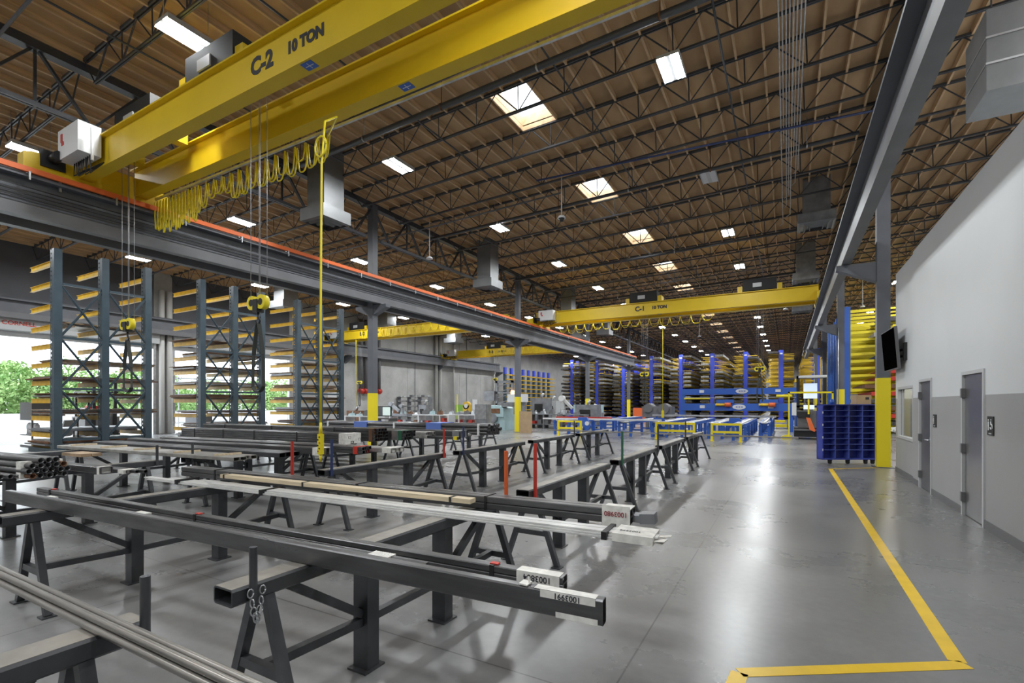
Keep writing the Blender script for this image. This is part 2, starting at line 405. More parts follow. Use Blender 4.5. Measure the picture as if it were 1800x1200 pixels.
concrete_wall('wall_right', segs, lambda s_: MB().box(X3, X3 + .2, s_[0], s_[1], 0, 10.6))
# roll-up door hoods and side tracks
for nm, a, b in (('door_1', 6.0, 13.75), ('door_2', 14.7, 22.2)):
    r = root(nm, (X0, a, 0), kind='structure')
    B(X0 + .01, X0 + .45, a - .1, b + .1, 5.0, 5.55).build('hood', lgrey, r)
    B(X0 + .01, X0 + .14, a - .06, a + .08, 0, 5.0).build('door_track', galv, r); B(X0 + .01, X0 + .14, b - .08, b + .06, 0, 5.0).build('door_track', galv, r)
    B(X0 + .05, X0 + .12, a + .08, b - .08, 4.72, 4.99).build('curtain_edge', lgrey, r)
    if nm == 'door_1': text('lettering', 'CORNELL', .26, red, r, (X0 + .46, 8.2, 5.3), (math.pi / 2, 0, math.pi / 2), .004)
# office block
XW = 2.35; HO = 4.95; XR = 2.39
r = root('wall_office', (XW, 3, 0), kind='structure')
def wseg(mbx, xw, ya, yb, za, zb): mbx.box(xw, xw + .12, ya, yb, za, zb)
dA = (11.72, 12.69); dB = (8.94, 9.92); HD = 2.18
g = MB(); w = MB(); zs = 1.82
for a, b, xw in ((-6, dB[0], XW), (dB[1], dA[0], XW), (dA[1], 13.3, XW)):
    wseg(g, xw, a, b, 0, zs)
for a, b in ((-6, dB[0]), (dB[1], dA[0]), (dA[1], 13.3)): wseg(w, XW, a, b, zs, HD)
wseg(w, XW, -6, 13.3, HD, HO)
win = (13.42, 15.12, .87, 2.1)
wseg(g, XR, 13.3, 15.45, 0, win[2]); wseg(g, XR, 13.3, win[0], win[2], zs); wseg(g, XR, win[1], 15.45, win[2], zs)
wseg(w, XR, 13.3, win[0], zs, win[3]); wseg(w, XR, win[1], 15.45, zs, win[3]); wseg(w, XR, 13.3, 15.45, win[3], HO)
g.box(XR + .12, 9, 15.33, 15.45, 0, zs); w.box(XR + .12, 9, 15.33, 15.45, zs, HO)
g.build('grey_wainscot', wgrey, r); w.build('white_upper_wall', wwhite, r)
B(XW + .12, 9, -6, 15.33, HO - .15, HO - .01).build('office_roof', wwhite, r)
rl_ = B(3.2, 4.2, 13.4, 14.8, 3.0, 3.03).build('office_fill_panel', em('office_fill_glow', (1, .93, .8), 9), r); B(4.6, 4.7, 12.9, 15.3, 0, 2.9).build('inner_partition', card, r); B(4.5, 4.58, 13.1, 15.2, 0, 1.5).build('dark_partition', black, r)  # unseen glowing panel added to brighten the room behind the window
mb = MB()
for a, b, xw in ((-6, dB[0], XW), (dB[1], dA[0], XW), (dA[1], 13.3, XW), (13.3, 15.46, XR)): mb.box(xw - .012, xw + .001, a, b, 0, .12)
tag(mb.build('baseboard_right', base_g), kind='structure')
for nm, (a, b), mat, lb in (('door_3', dA, doorm, None), ('door_4', dB, stain, None)):
    r = root(nm, (XW, a, 0), kind='structure'); fr = MB(); t = .05
    fr.box(XW - .02, XW + .13, a, a + t, 0, HD).box(XW - .02, XW + .13, b - t, b, 0, HD).box(XW - .02, XW + .13, a + t, b - t, HD - t, HD)
    fr.build('door_frame', lgrey, r)
    lf = B(XW + .015, XW + .06, a + t + .004, b - t - .004, .012, HD - t - .004).build('door_leaf', mat, r)
    for z in (.28, 1.02, 1.86):
        B(XW - .035, XW + .02, b - t - .03, b - t + .03, z - .07, z + .07).build('hinge', base_g, r)
    h = MB(); h.box(XW - .01, XW + .02, a + .09, a + .15, .96, 1.06); h.tube((XW - .055, a + .12, 1.01), (XW, a + .12, 1.01), .012); h.tube((XW - .055, a + .12, 1.01), (XW - .055, a + .25, 1.01), .011)
    if nm == 'door_3': h.build('handle', galv, r)
    else: B(XW - .005, XW + .016, a + .07, a + .17, 1.0, 1.3).build('push_plate', stain, r)
r = root('window_1', (XR, win[0], win[2]), kind='structure'); fr = MB(); a, b, c, d = win; t = .06
fr.box(XR - .02, XR + .1, a, a + t, c, d).box(XR - .02, XR + .1, b - t, b, c, d).box(XR - .02, XR + .1, a + t, b - t, d - t, d).box(XR - .02, XR + .1, a + t, b - t, c, c + t)
fr.build('window_frame', lgrey, r); B(XR + .04, XR + .05, a + t, b - t, c + t, d - t).build('pane', glass, r)
B(XR + .03, XR + .06, b - .34, b - .28, c + t, d - t).build('mullion', lgrey, r)
# restroom signs
for nm, ya, yb, za, zb, lb, full in (('a', 11.40, 11.60, 1.27, 1.5, 'dark restroom sign on the grey wall beside the farther office door', 0), ('b', 8.60, 8.82, 1.28, 1.53, 'dark restroom sign with wheelchair symbol beside the nearer office door', 1)):
    r = root('restroom_sign', (XW - .01, (ya + yb) / 2, za), lb, 'sign')
    B(XW - .012, XW - .001, ya, yb, za, zb).build('plate', rubber, r)
    s1 = MB(); ym = yb - .05; zc = (za + zb) / 2 + .02
    s1.box(XW - .016, XW - .012, ym - .018, ym + .018, zc - .03, zc + .035); s1.tube((XW - .016, ym, zc + .055), (XW - .012, ym, zc + .055), .014, 10)
    s1.box(XW - .016, XW - .012, ym - .014, ym - .003, zc - .08, zc - .03); s1.box(XW - .016, XW - .012, ym + .003, ym + .014, zc - .08, zc - .03)
    s1.build('figure_symbol', white, r)
    if full:
        s2 = MB(); yc = ya + .065
        s2.path([(XW - .014, yc + .035 * math.cos(t_), zc - .03 + .035 * math.sin(t_)) for t_ in [math.radians(k) for k in range(70, 360, 20)]], .006)
        s2.path([(XW - .014, yc + .01, zc + .04), (XW - .014, yc + .01, zc - .005), (XW - .014, yc - .03, zc - .005), (XW - .014, yc - .045, zc - .055)], .007)
        s2.tube((XW - .016, yc + .01, zc + .06), (XW - .012, yc + .01, zc + .06), .012, 10); s2.build('wheelchair_symbol', white, r)
    B(XW - .015, XW - .012, (ya + yb) / 2 - .05, (ya + yb) / 2 + .05, za + .015, za + .03).build('braille_strip', lgrey, r)
# wall television
r = root('wall_television', (2.2, 14.9, 2.9), 'black flat television on a swing arm high on the office wall end', 'television')
Lp = V(2.20, 15.72); Rp = V(2.24, 14.25); zb, zt = 2.52, 3.50; tl = .07
def tvbox(m_, d0, d1, e):
    pts = []
    for P in (Lp, Rp):
        dy = e if P is Rp else -e
        for z, tx in ((zb + e, .0), (zt - e, -tl)):
            for d in (d0, d1): pts.append((P.x + d + tx, P.y + dy, z))
    n = len(m_.v); m_.v += pts
    for f in ((0, 2, 6, 4), (1, 5, 7, 3), (0, 4, 5, 1), (2, 3, 7, 6), (0, 1, 3, 2), (4, 6, 7, 5)): m_.f.append(tuple(n + i for i in f)); m_.s.append(False)
    return m_
tvbox(MB(), 0, .06, 0).build('casing', base_g, r); tvbox(MB(), -.004, .0, .02).build('screen', screen, r)
MB().box(2.34, 2.39, 14.1, 14.3, 2.7, 3.1).bar((2.4, 14.2, 2.95), (2.3, 14.55, 2.95), .04, .05).bar((2.3, 14.55, 2.95), (2.28, 14.9, 2.95), .04, .05).bar((2.4, 14.2, 2.8), (2.3, 14.55, 2.8), .04, .05).box(2.25, 2.3, 14.8, 15.1, 2.7, 3.2).build('swing_arm', black, r)
# floor marking tape
r = root('floor_marking', (0.9, 5, 0), 'wide yellow tape line running along the polished floor beside the office', 'floor marking')
def P2(u, v): 
    dx = (u - 900) / F; t = CZ * F / (v - 709); return V(t * (-math.sin(TH) + dx * math.cos(TH)), t * (math.cos(TH) + dx * math.sin(TH)))
def strip(name, pts, w):
    m_ = MB()
    for a, b in zip(pts[:-1], pts[1:]): m_.bar((a[0], a[1], .0015), (b[0], b[1], .0015), w, .002)
    return m_.build(name, tape, r)
c1 = P2(1460, 824); c2 = P2(1683, 1163); c3 = P2(1300, 1182); c4 = P2(1568, 821)
strip('tape_strip', [c1, c2], .10); strip('tape_strip', [(c2.x + .04, c2.y - .02), c3], .10); strip('tape_strip', [c1, c4], .09)
strip('tape_strip', [c3, (c3.x - .1, c3.y - 1.2)], .10)

# ================================================ COLUMNS
def column(x, y, wd, lb, ytop):
    top = zr(x) - .25
    r = root('steel_column', (x, y, 0), lb, 'column')
    h = wd / 2
    B(x - h, x + h, y - h, y + h, ytop, top).build('shaft', frame_g, r); B(x - h - .004, x + h + .004, y - h - .004, y + h + .004, .02, ytop).build('yellow_guard', yel2, r)
    B(x - h - .08, x + h + .08, y - h - .08, y + h + .08, 0, .02).build('base_plate', frame_g, r)
    return r
for i, y in enumerate(colYL[1:]):
    if 58 < y < 88: continue
    r = column(X1, y, .27, 'grey steel column with yellow lower guard, %s from the camera on the left runway line' % ORD[i], 2.1)
    if y < 50: MB().prism([(X1 + .13, 5.48), (X1 + .8, 5.48), (X1 + .8, 5.36), (X1 + .13, 5.1)], y - .12, y + .12).prism([(X1 - .13, 5.48), (X1 - .8, 5.48), (X1 - .8, 5.36), (X1 - .13, 5.1)], y - .12, y + .12).build('bracket', frame_g, r)
for i, y in enumerate(colYR[1:]):
    if 58 < y < 88: continue
    r = column(X2, y, .29, 'grey steel column with yellow guard, %s from the camera on the right runway line' % ORD[i], 2.38)
    if y < 50: MB().prism([(X2 - .145, 5.48), (X2 - 1.05, 5.48), (X2 - 1.05, 5.36), (X2 - .145, 4.95)], y - .13, y + .13).build('bracket', frame_g, r)
    if i: MB().tube((X2 - .1, y - .2, .5), (X2 - .1, y - .2, 5.3), .02, 6).build('conduit', galv, r)
# runway beams
def runway(xc, sgn, ya, yb, lb, orange_bar=True, z0=5.5):
    r = root('runway_beam', (xc, ya, z0), lb, 'crane runway')
    B(xc - .11, xc + .11, ya, yb, z0, z0 + .25).build('bottom_flange', runway_g, r)
    B(xc - .02, xc + .02, ya, yb, z0 + .25, z0 + .78).build('web', frame_g, r)
    MB().box(xc - .22, xc + .22, ya, yb, z0 + .78, z0 + .84).build('top_flange', frame_g, r)
    B(xc - .04, xc + .04, ya, yb, z0 + .84, z0 + .93).build('rail', joist_m, r)
    if orange_bar:
        B(xc + sgn * .25 - .03, xc + sgn * .25 + .03, ya, yb, z0 + .86, z0 + .965).build('conductor_cover', orange, r)
        c = MB()
        for k in range(4): c.box(xc + sgn * .12 - .012, xc + sgn * .12 + .012, ya, yb, z0 + .36 + k * .075, z0 + .375 + k * .075)
        c.build('conductor_bars', black, r)['kind'] = 'stuff'
    br = MB().bar((xc, 0, z0 + .86), (xc + sgn * .3, 0, z0 + .86), .03, .03).bar((xc + sgn * .3, 0, z0 + .86), (xc + sgn * .3, 0, z0 + .7), .03, .03).mesh('hanger_bracket', galv)
    y = ya + 1
    while y < yb and orange_bar:
        o = put(br, 'hanger_bracket', r, loc=(-xc, y - ya, -z0)); y += 1.46
    return r
runway(-13.56, 1, -6, 49.3, 'long grey runway beam with orange conductor strip on the left column line')
runway(-14.44, -1, -6, 49.3, 'grey runway beam of the left bay behind the orange-striped beam', False)
runway(1.41, -1, -6, 48.4, 'long grey runway beam overhead on the right, ending beside the office column', False)
r = runway(-29.95, 1, -6, 50, 'grey runway beam carried along the concrete wall', False)
for k in range(5):
    y = 4 + 11.6 * k; MB().prism([(X0, 5.48), (X0 + .9, 5.48), (X0 + .9, 5.36), (X0, 4.9)], y - .12, y + .12).build('wall_bracket', frame_g, r)

# ================================================ HIGH-BAY LIGHTS
lf = MB().box(-.24, .24, -.44, .44, .02, .09).box(-.24, -.225, -.44, .44, -.01, .02).box(.225, .24, -.44, .44, -.01, .02).mesh('housing', lgrey)
ld = MB()
for a, b in ((-.22, -.055), (.055, .22)): ld.face([(a, -.43, .015), (a, .43, .015), (b, .43, .015), (b, -.43, .015)])
ldon = ld.mesh('diffuser', lampm); ldoff = ld.mesh('diffuser', lampoff)
lh = MB().tube((0, 0, .09), (0, 0, .93), .006, 4).mesh('hanger', galv)
def light(x, y, z, lb, grp, on=True):
    r = root('high_bay_light', (x, y, z), lb, 'ceiling light', grp)
    put(lf, 'housing', r, world=False); put(ldon if on else ldoff, 'diffuser', r, world=False); put(lh, 'hanger', r, world=False, loc=(0, -.4, 0)); put(lh, 'hanger', r, world=False, loc=(0, .4, 0))
for x, rn in ((-2.2, 'row above the open aisle'), (-10.1, 'row beside the left runway beam'), (-17.9, 'row over the left bay'), (-25.8, 'row nearest the concrete wall')):
    for k in range(-2, 19):
        y = 5.1 + 5.9 * k; on = not (x == -2.2 and k in (2,))
        light(x, y, 8.9 + SL * (x + 6), 'LED high-bay light%s, %s in the %s' % ('' if on else ', unlit', ORD[k] if k >= 0 else ORD[-k - 1] + ' behind the camera', rn), 'high-bay lights, ' + rn, on)
for x, rn in ((6.0, 'first row right of the office column'), (13.5, 'second row right of the office column')):
    for k in range(0, 17): light(x, 3.0 + 5.9 * k if k < 3 else 20.7 + 5.9 * (k - 3), 8.9 + SL * (x + 6), 'twin-panel LED high-bay light, %s in the %s' % (ORD[k], rn), 'high-bay lights, ' + rn)

# ================================================ ROOF SERVICES
def pipe(name, pts, rr, mat, lb, cat, n=8, grp=None):
    m_ = MB().path(pts, rr, n); o = m_.build(name, mat); return tag(o, lb, cat, grp)
for i, (y, rr) in enumerate(((9.44, .075), (16.4, .055), (24.2, .05), (32, .05), (39.8, .05))):
    r = root('sprinkler_main', (-6, y, 8.95), 'thick dark sprinkler main crossing under the joists, %s from the camera' % ORD[i], 'pipe', 'sprinkler mains under the roof')
    MB().tube((X1 + .4, y, 8.93 + SL * (X1 + 6)), (X2 - .5, y, 8.93 + SL * (X2 + 6)), rr, 10).build('pipe_run', joist_m, r)
    for k in range(6):
        x = -12.5 + k * 2.6
        zz = 8.93 + SL * (x + 6); MB().tube((x, y, zz), (x, y, zz + .8), .012, 5).tube((x - .02, y, zz), (x + .02, y, zz), rr + .012, 10).build('pipe_hanger', galv if k % 2 else rust, r)
for i, x in enumerate((-11.4, -8.2, -4.4, -1.2)):
    m_ = MB().tube((x, 2, 8.98 + SL * (x + 6)), (x, 48, 8.98 + SL * (x + 6)), .022, 6); tag(m_.build('sprinkler_branch', joist_m), 'thin dark sprinkler branch pipe running down the hall, %s from the left' % ORD[i], 'pipe', 'sprinkler branch pipes')
for k in range(8):
    x = -.14 + k * .062; ye = (23, 16, 21, 20, 22, 17, 19, 18)[k]
    pipe('conduit', [(x, 1.0, 9.0), (x, ye - .4, 9.0), (x - .12, ye, 9.05)], .014, galv, 'slim grey conduit in the bundle on the roof right of centre, %s from the left' % ORD[k], 'conduit', 6, 'conduit bundle under the roof')
pipe('blue_pipe', [(-7, 14.0, 8.85), (2, 14.6, 8.8)], .03, darkblue, 'blue air pipe crossing the roof beside the right runway beam', 'pipe')
for i, (x, y) in enumerate(((-12.6, 3.2), (-12.6, 15), (-12.4, 27), (-11.8, 39))):
    pipe('strut_rail', [(x - 5.6, y, 8.4), (x + 6, y, 8.75)], .03, frame_g, 'long grey strut rail under the joists, %s from the camera' % ORD[i], 'strut', 4, 'strut rails under the joists')
# ductwork diffusers hanging by the girders
def diffuser(x, y, z, s_, h, lb, mat=None):
    mat = mat or ductm; r = root('duct_diffuser', (x, y, z), lb, 'air diffuser', 'air diffusers by the girders')
    B(x - s_ / 2, x + s_ / 2, y - s_ / 2, y + s_ / 2, z, z + h * .25).build('plenum_box', mat, r)
    B(x - s_ * .36, x + s_ * .36, y - s_ * .36, y + s_ * .36, z + h * .25, zr(x) - .03).build('drop_duct', mat, r)
    m_ = MB()
    for k in range(3):
        e = s_ * (.47 - .13 * k); q = s_ * (.42 - .13 * k); zz = z - .03 - .035 * k
        for a in (0, 1, 2, 3):
            R = Matrix.Rotation(a * math.pi / 2, 3, 'Z')
            m_.face([tuple(R @ V(*p) + V(x, y, 0)) for p in ((-e, -e, z), (e, -e, z), (q, -q, zz), (-q, -q, zz))])
    m_.build('louvre_face', ductm, r)
for i, (x, y, z) in enumerate(((-12.5, 10.35, 7.3), (-12.7, 20.1, 7.3), (-12.9, 30.6, 7.3), (-13.0, 38.5, 7.3), (-16.2, 40.5, 7.4))):
    diffuser(x, y, z, 1.05, 1.5, 'grey square duct diffuser near the left runway beam, %s from the camera' % ORD[i])
for i, (x, y, z) in enumerate(((.95, 21.5, 8.35), (.85, 29.8, 8.1), (.9, 39, 8.0))):
    diffuser(x, y, z, 1.2, 1.4, 'dark grey duct diffuser beside the right runway beam, %s from the camera' % ORD[i], sheetg)
for i, (x, y, z) in enumerate(((-25.8, 18.5, 7.3), (-26.4, 27.5, 7.2), (-26.4, 36, 7.2))):
    diffuser(x, y, z, 1.3, 1.6, 'grey duct diffuser over the left bay by the wall, %s from the camera' % ORD[i])
r = root('duct_box', (3.6, 10.5, 6.5), 'large sheet-metal duct box hung above the office roof', 'duct')
B(2.67, 5.6, 10.1, 11.1, 6.5, 7.75).build('duct_body', ductm, r)
MB().box(2.66, 5.61, 10.09, 11.11, 6.9, 6.93).box(2.66, 5.61, 10.09, 11.11, 7.3, 7.33).build('seam_flange', galv, r)
for x in (2.75, 5.5): MB().tube((x, 10.2, 7.75), (x, 10.2, zr(x)), .012, 5).build('hanger_rod', joist_m, r)
pipe('hanging_conduit', [(2.6, 6.8, 4.95), (2.6, 6.8, 10.0)], .02, joist_m, 'black vertical pipe rising from the office roof', 'pipe')
for i, (x, y, zb_, t_) in enumerate(((-6.37, 14.55, 7.7, 'cam'), (-12.5, 15.4, 7.5, 'plate'), (-.07, 34.5, 7.5, 'plate'), (3.9, 35.3, 7.4, 'plate'), (-6.5, 44, 7.4, 'plate'))):
    r = root('ceiling_camera' if t_ == 'cam' else 'pendant_antenna', (x, y, zb_), ('white dome camera on a pole between two skylights' if t_ == 'cam' else 'white disc on a thin white pole hanging from the roof, %s from the left' % ORD[{1: 0, 4: 1, 2: 2, 3: 3}[i]]), 'camera' if t_ == 'cam' else 'antenna')
    MB().tube((x, y, zb_ + .05), (x, y, 9.1), .018, 6).build('pole', white, r)
    MB().tube((x, y, zb_), (x, y, zb_ + .08), .14, 12, .1).build('disc', white, r)
    if t_ == 'cam': MB().tube((x, y, zb_ - .1), (x, y, zb_), .04, 12, .1).build('dome', black, r)

# ================================================ BRIDGE CRANES
ROT_F = (math.pi / 2, 0, 0)
def igirder(r, xa, xb, yc, z0, h, wd=.24):
    m_ = MB(); m_.box(xa, xb, yc - wd / 2 + .03, yc + wd / 2 - .03, z0, z0 + h); m_.box(xa, xb, yc - wd / 2 - .06, yc + wd / 2 + .06, z0 + h - .03, z0 + h)
    m_.box(xa, xb, yc - wd / 2, yc + wd / 2, z0 - .02, z0)
    return m_.build('girder', yel, r)
def loops(r, xa, xb, n, y, ztop, dz, rr=.014, jit=.3):
    for k in range(n):
        a = xa + (xb - xa) * k / n; b = xa + (xb - xa) * (k + 1) / n
        for q in range(2):
            d = dz * (1 + rnd.uniform(-jit, jit)); yy = y + q * .05; m_ = (a + b) / 2 + rnd.uniform(-.03, .03)
            pts = [(a + (b - a) * t + 0, yy + rnd.uniform(-.004, .004), ztop - d * (1 - (2 * t - 1) ** 4 if True else 0)) for t in [i / 12 for i in range(13)]]
            MB().path(pts, rr, 5).build('festoon_cable', yel2, r)
def hoist(r, x, y, z, drop, bxo=0.0):
    sc = 1.0; xr = x; x = x + bxo
    h = MB().box(x - .75 * sc, x + .75 * sc, y - .3, y + .3, z + .2, z + .75); o = h.build('hoist_drum', rubber, r)
    MB().box(x + .78 * sc, x + 1.0 * sc, y - .28, y + .28, z - .1, z + .45).box(x - 1.0 * sc, x - .78 * sc, y - .28, y + .28, z - .1, z + .45).build('trolley_frame', yel, r)
    MB().box(x - .3, x + .1, y - .33, y - .3, z + .35, z + .55).build('data_plate', lgrey, r)
    x = xr; ropes = MB()
    for dx_, dy_ in ((-.13, -.05), (.1, -.03), (.16, .06), (-.05, .05)): ropes.tube((x + dx_, y + dy_, drop + .15), (x + dx_, y + dy_, z + .3), .006, 5)
    ropes.build('wire_rope', galv, r)
    b = MB()
    for s_ in (-1, 1): b.tube((x + s_ * .13, y - .05, drop + .05), (x + s_ * .13, y + .05, drop + .05), .125, 16)
    hb = b.build('hook_block', yel2, r)
    wv = MB()
    for s_ in (-1, 1): wv.tube((x + s_ * .13, y - .055, drop + .05), (x + s_ * .13, y + .055, drop + .05), .06, 12)
    wv.build('sheave_hub', black, r)
    MB().box(x - .06, x + .06, y - .07, y + .07, drop - .12, drop + .1).path([(x, y, drop - .1), (x, y, drop - .2), (x + .06, y, drop - .27), (x, y, drop - .33), (x - .07, y, drop - .27)], .02, 6).build('hook', black, r)
def sling(x, y, zt, zb, wd, lb, yt=0):
    pts = []; n = 14
    for i in range(n + 1):
        t = i / n; pts.append((x - .02 - wd * math.sin(min(1, t * 1.2) * math.pi / 2), y, zt - (zt - zb - .1) * t))
    for i in range(1, 8): a = math.pi * i / 8; pts.append((x - wd * math.cos(a), y, zb + .1 - .1 * math.sin(a)))
    for i in range(n + 1):
        t = 1 - i / n; pts.append((x + .02 + wd * math.sin(min(1, t * 1.2) * math.pi / 2), y, zt - (zt - zb - .1) * t))
    m_ = MB()
    for a, b in zip(pts[:-1], pts[1:]): m_.bar(a, b, .07 if wd < .2 else .1, .014)
    tag(m_.build('lifting_sling', webbing), lb, 'sling')
def crane(nm, lb, xa, xb, y1, y2, z0, h, cab, trk, tx, nl, hoists, names):
    r = root('bridge_crane', ((xa + xb) / 2, (y1 + y2) / 2, z0), lb, 'crane')
    igirder(r, xa, xb, y1, z0, h); igirder(r, xa, xb, y2, z0, h)
    for x in (xa - .05, xb + .05):
        e = MB().prism([(y1 - 1.0, z0 - .1), (y2 + .6, z0 - .1), (y2 + .6, z0 + .2), (y2 + .1, z0 + .42), (y1 - .1, z0 + .42), (y1 - 1.0, z0 + .2)], x - .16, x + .16, 0)
        e.build('end_truck', yel, r)
        for y in (y1 - .7, y2 + .35): MB().tube((x - .05, y, z0 - .05), (x + .05, y, z0 - .05), .12, 14).build('wheel', joist_m, r)
        MB().tube((x + .15, y1 - .55, z0 + .2), (x + .5, y1 - .55, z0 + .2), .1, 10).box(x + .1, x + .2, y1 - .75, y1 - .35, z0, z0 + .35).build('drive_motor', black, r)
    yf = y1 - .12
    c = B(xa + .35, xa + 1.3, yf - .42, yf - .04, z0 + .12, z0 + .72); cb = c.build('control_cabinet', white, r)
    MB().box(xa + .5, xa + .58, yf - .43, yf - .42, z0 + .45, z0 + .62).box(xa + .54, xa + .64, yf - .43, yf - .42, z0 + .38, z0 + .45).build('red_emblem', red, cb, world=False)
    for ch in cb.children: ch.location = (0, 0, 0)
    m_ = MB()
    for k in range(9): a = xa + .5 + k * .09; m_.path([(a, yf - .2, z0 + .12), (a + rnd.uniform(-.1, .1), yf - .2, z0 - .1 - rnd.random() * .15), (a + .15, yf - .02, z0 + .02)], .014, 5)
    m_.build('cable_bundle', black, r)['kind'] = 'stuff'
    for x in (xa + .02, xa + 1.55): B(x - .02, x + .02, yf - .3, yf - .26, z0 - .4 if x < xa + .5 else z0 - .1, z0 + .55).build('guide_post', galv, r)
    text('crane_name', tx, .36, ink, r, (names[0], yf + .029 - .003, z0 + h * .5), ROT_F, .016); text('load_marking', '10 TON', .23, ink, r, (names[1], yf + .026, z0 + h * .5), ROT_F, .014)
    for nx_, yq in ((names[1] + .0, y1), (names[1] + .9, y2)):
        B(nx_ - .11, nx_ + .11, yq - .09, yq + .06, z0 - .026, z0 - .021).build('blue_notice', blue2, r)
        MB().box(nx_ - .08, nx_ + .08, yq - .02, yq - .008, z0 - .028, z0 - .026).box(nx_ - .006, nx_ + .006, yq - .07, yq + .04, z0 - .028, z0 - .026).build('arrow_marks', white, r)
    B(xa + .3, xb - .3, y2 + .2, y2 + .24, z0 - .03, z0 + .01).build('festoon_track', galv, r)
    for q in nl: loops(r, *q)
    for q in hoists: hoist(r, *q)
    return r
cr = crane('C2', 'twin-girder yellow bridge crane in the foreground marked C-2 10 TON', -13.5, 1.3, 4.7, 5.75, 6.6, .6, 1, 1, 'C-2',
      [(-13.3, -11.4, 14, 6.0, 6.55, .62), (-11.4, -7.2, 14, 6.0, 6.55, .42)], [(-12.7, 5.2, 7.15, 3.4, .9), (-8.0, 5.2, 7.35, 3.4, -1.0)], (-7.0, -6.0))
MB().path([(-7.2, 6.0, 6.5), (-6.5, 5.6, 6.45), (-6.42, 5.3, 6.2), (-6.4, 5.22, 5.5), (-6.4, 5.2, 3), (-6.4, 5.2, 1.35)], .017, 6).path([(-6.4 + .13 * math.cos(a), 5.2, 5.75 + .16 * math.sin(a)) for a in [i * .5 for i in range(14)]], .015, 5).build('pendant_cable', yel2, cr)
pc = MB().box(-6.435, -6.365, 5.165, 5.235, .9, 1.22).tube((-6.4, 5.2, 1.22), (-6.4, 5.2, 1.4), .03, 8, .02).tube((-6.4, 5.2, .9), (-6.4, 5.2, .78), .03, 6, .012).build('pendant_control', yel2, cr)
for k in range(6): MB().tube((-6.415 + .03 * (k % 2), 5.165, .95 + .045 * k), (-6.415 + .03 * (k % 2), 5.155, .95 + .045 * k), .011, 8).build('button', black if k % 3 else red, cr)
sling(-12.7, 5.2, 3.1, 1.95, .16, 'dark web sling looped from the leftmost crane hook')
sling(-8.0, 5.2, 3.1, 1.9, .13, 'wide dark web sling hanging from the crane hook left of the yellow pendant cable')
cr = crane('C1', 'yellow bridge crane across the middle distance marked C-1 10 TON', -13.5, 1.3, 27.1, 28.1, 6.6, .68, 1, 1, 'C-1',
      [(-12.6, -3.5, 16, 28.35, 6.6, .4)], [(-1.2, 27.6, 7.2, 3.4), (-7.0, 27.6, 7.2, 3.3)], (-7.1, -6.05))
MB().path([(-6.1, 28.1, 6.5), (-6.1, 28.1, 1.2)], .02, 5).box(-6.16, -6.04, 28.05, 28.15, .9, 1.3).build('pendant_cable', yel2, cr)
sling(-1.2, 27.6, 3.1, 1.7, .1, 'dark sling hanging from the hook of the farther yellow crane, right of centre')
sling(-7.0, 27.6, 3.0, 1.6, .08, 'dark sling hanging under the farther crane in front of the blue racks')
cr = crane('B2', 'yellow bridge crane of the left bay marked B-2 over the machines', -29.9, -14.5, 25.3, 26.2, 6.4, .62, 1, 1, 'B-2',
      [(-26.5, -15.2, 18, 25.0, 6.95, .5)], [(-27.5, 25.8, 6.9, 3.2)], (-26.6, -25.4))
MB().path([(-27.0, 25.0, 6.3), (-27.0, 25.0, 1.5)], .02, 5).build('pendant_cable', yel2, cr)
sling(-27.5, 25.8, 2.9, 1.5, .05, 'dark strap hanging at the concrete wall from the left bay crane')
crane('B3', 'yellow bridge crane marked B-3 at the far end of the left bay', -29.9, -14.5, 39.6, 40.6, 6.3, .62, 1, 1, 'B-3',
      [(-25, -16, 18, 39.3, 6.85, .5)], [(-24.5, 40.1, 6.8, 4.0)], (-24.6, -23.4))
crane('far', 'distant yellow bridge crane beyond the blue racks near the back wall', -6, 1.3, 96, 97, 5.4, .6, 1, 1, 'D-1', [], [], (-3, -2))

# ================================================ CANTILEVER RACKS, SLATE (LEFT)
def slate_upright():
    m_ = MB(); m_.box(-.02, .13, -.11, .11, 0, 6.94)
    pl_ = MB(); x0, x1 = -.19, -.02; y = -.11
    pl_.box(x0, x0 + .05, y, y + .012, 0, 6.94); pl_.box(x1 - .05, x1, y, y + .012, 0, 6.94); z = .06
    while z < 6.9: pl_.box(x0 + .05, x1 - .05, y, y + .012, z, z + .085); z += .15
    pl_.box(-.04, -.02, y, .11, 0, 6.94)
    ft = MB().box(-2.1, .3, -.12, .12, 0, .16)
    return m_.mesh('upright', slate), pl_.mesh('perforated_flange', slate), ft.mesh('foot', slate)
um = slate_upright()
arm_me = MB().box(-2.2, -.16, -.012, .012, -.08, .06).box(-2.2, -.16, -.05, .05, .06, .07).box(-2.2, -.16, -.05, .05, -.09, -.08).mesh('arm', arm_y)
arm_rim = MB().box(-2.3, -.19, -.065, .065, -.085, -.07).mesh('arm_plate', white)
lev = [.12, .6, 1.2, 1.82, 2.42, 3.04, 3.67, 4.32, 5.02, 5.79, 6.52]
RX = -21.6
racks = [(6.8, 8.12, 9.48), (11.5, 12.9, 14.2), (16.15, 17.5, 18.9)]
words3 = ['nearest the camera', 'in the middle', 'farthest left-bay one beside the concrete wall']
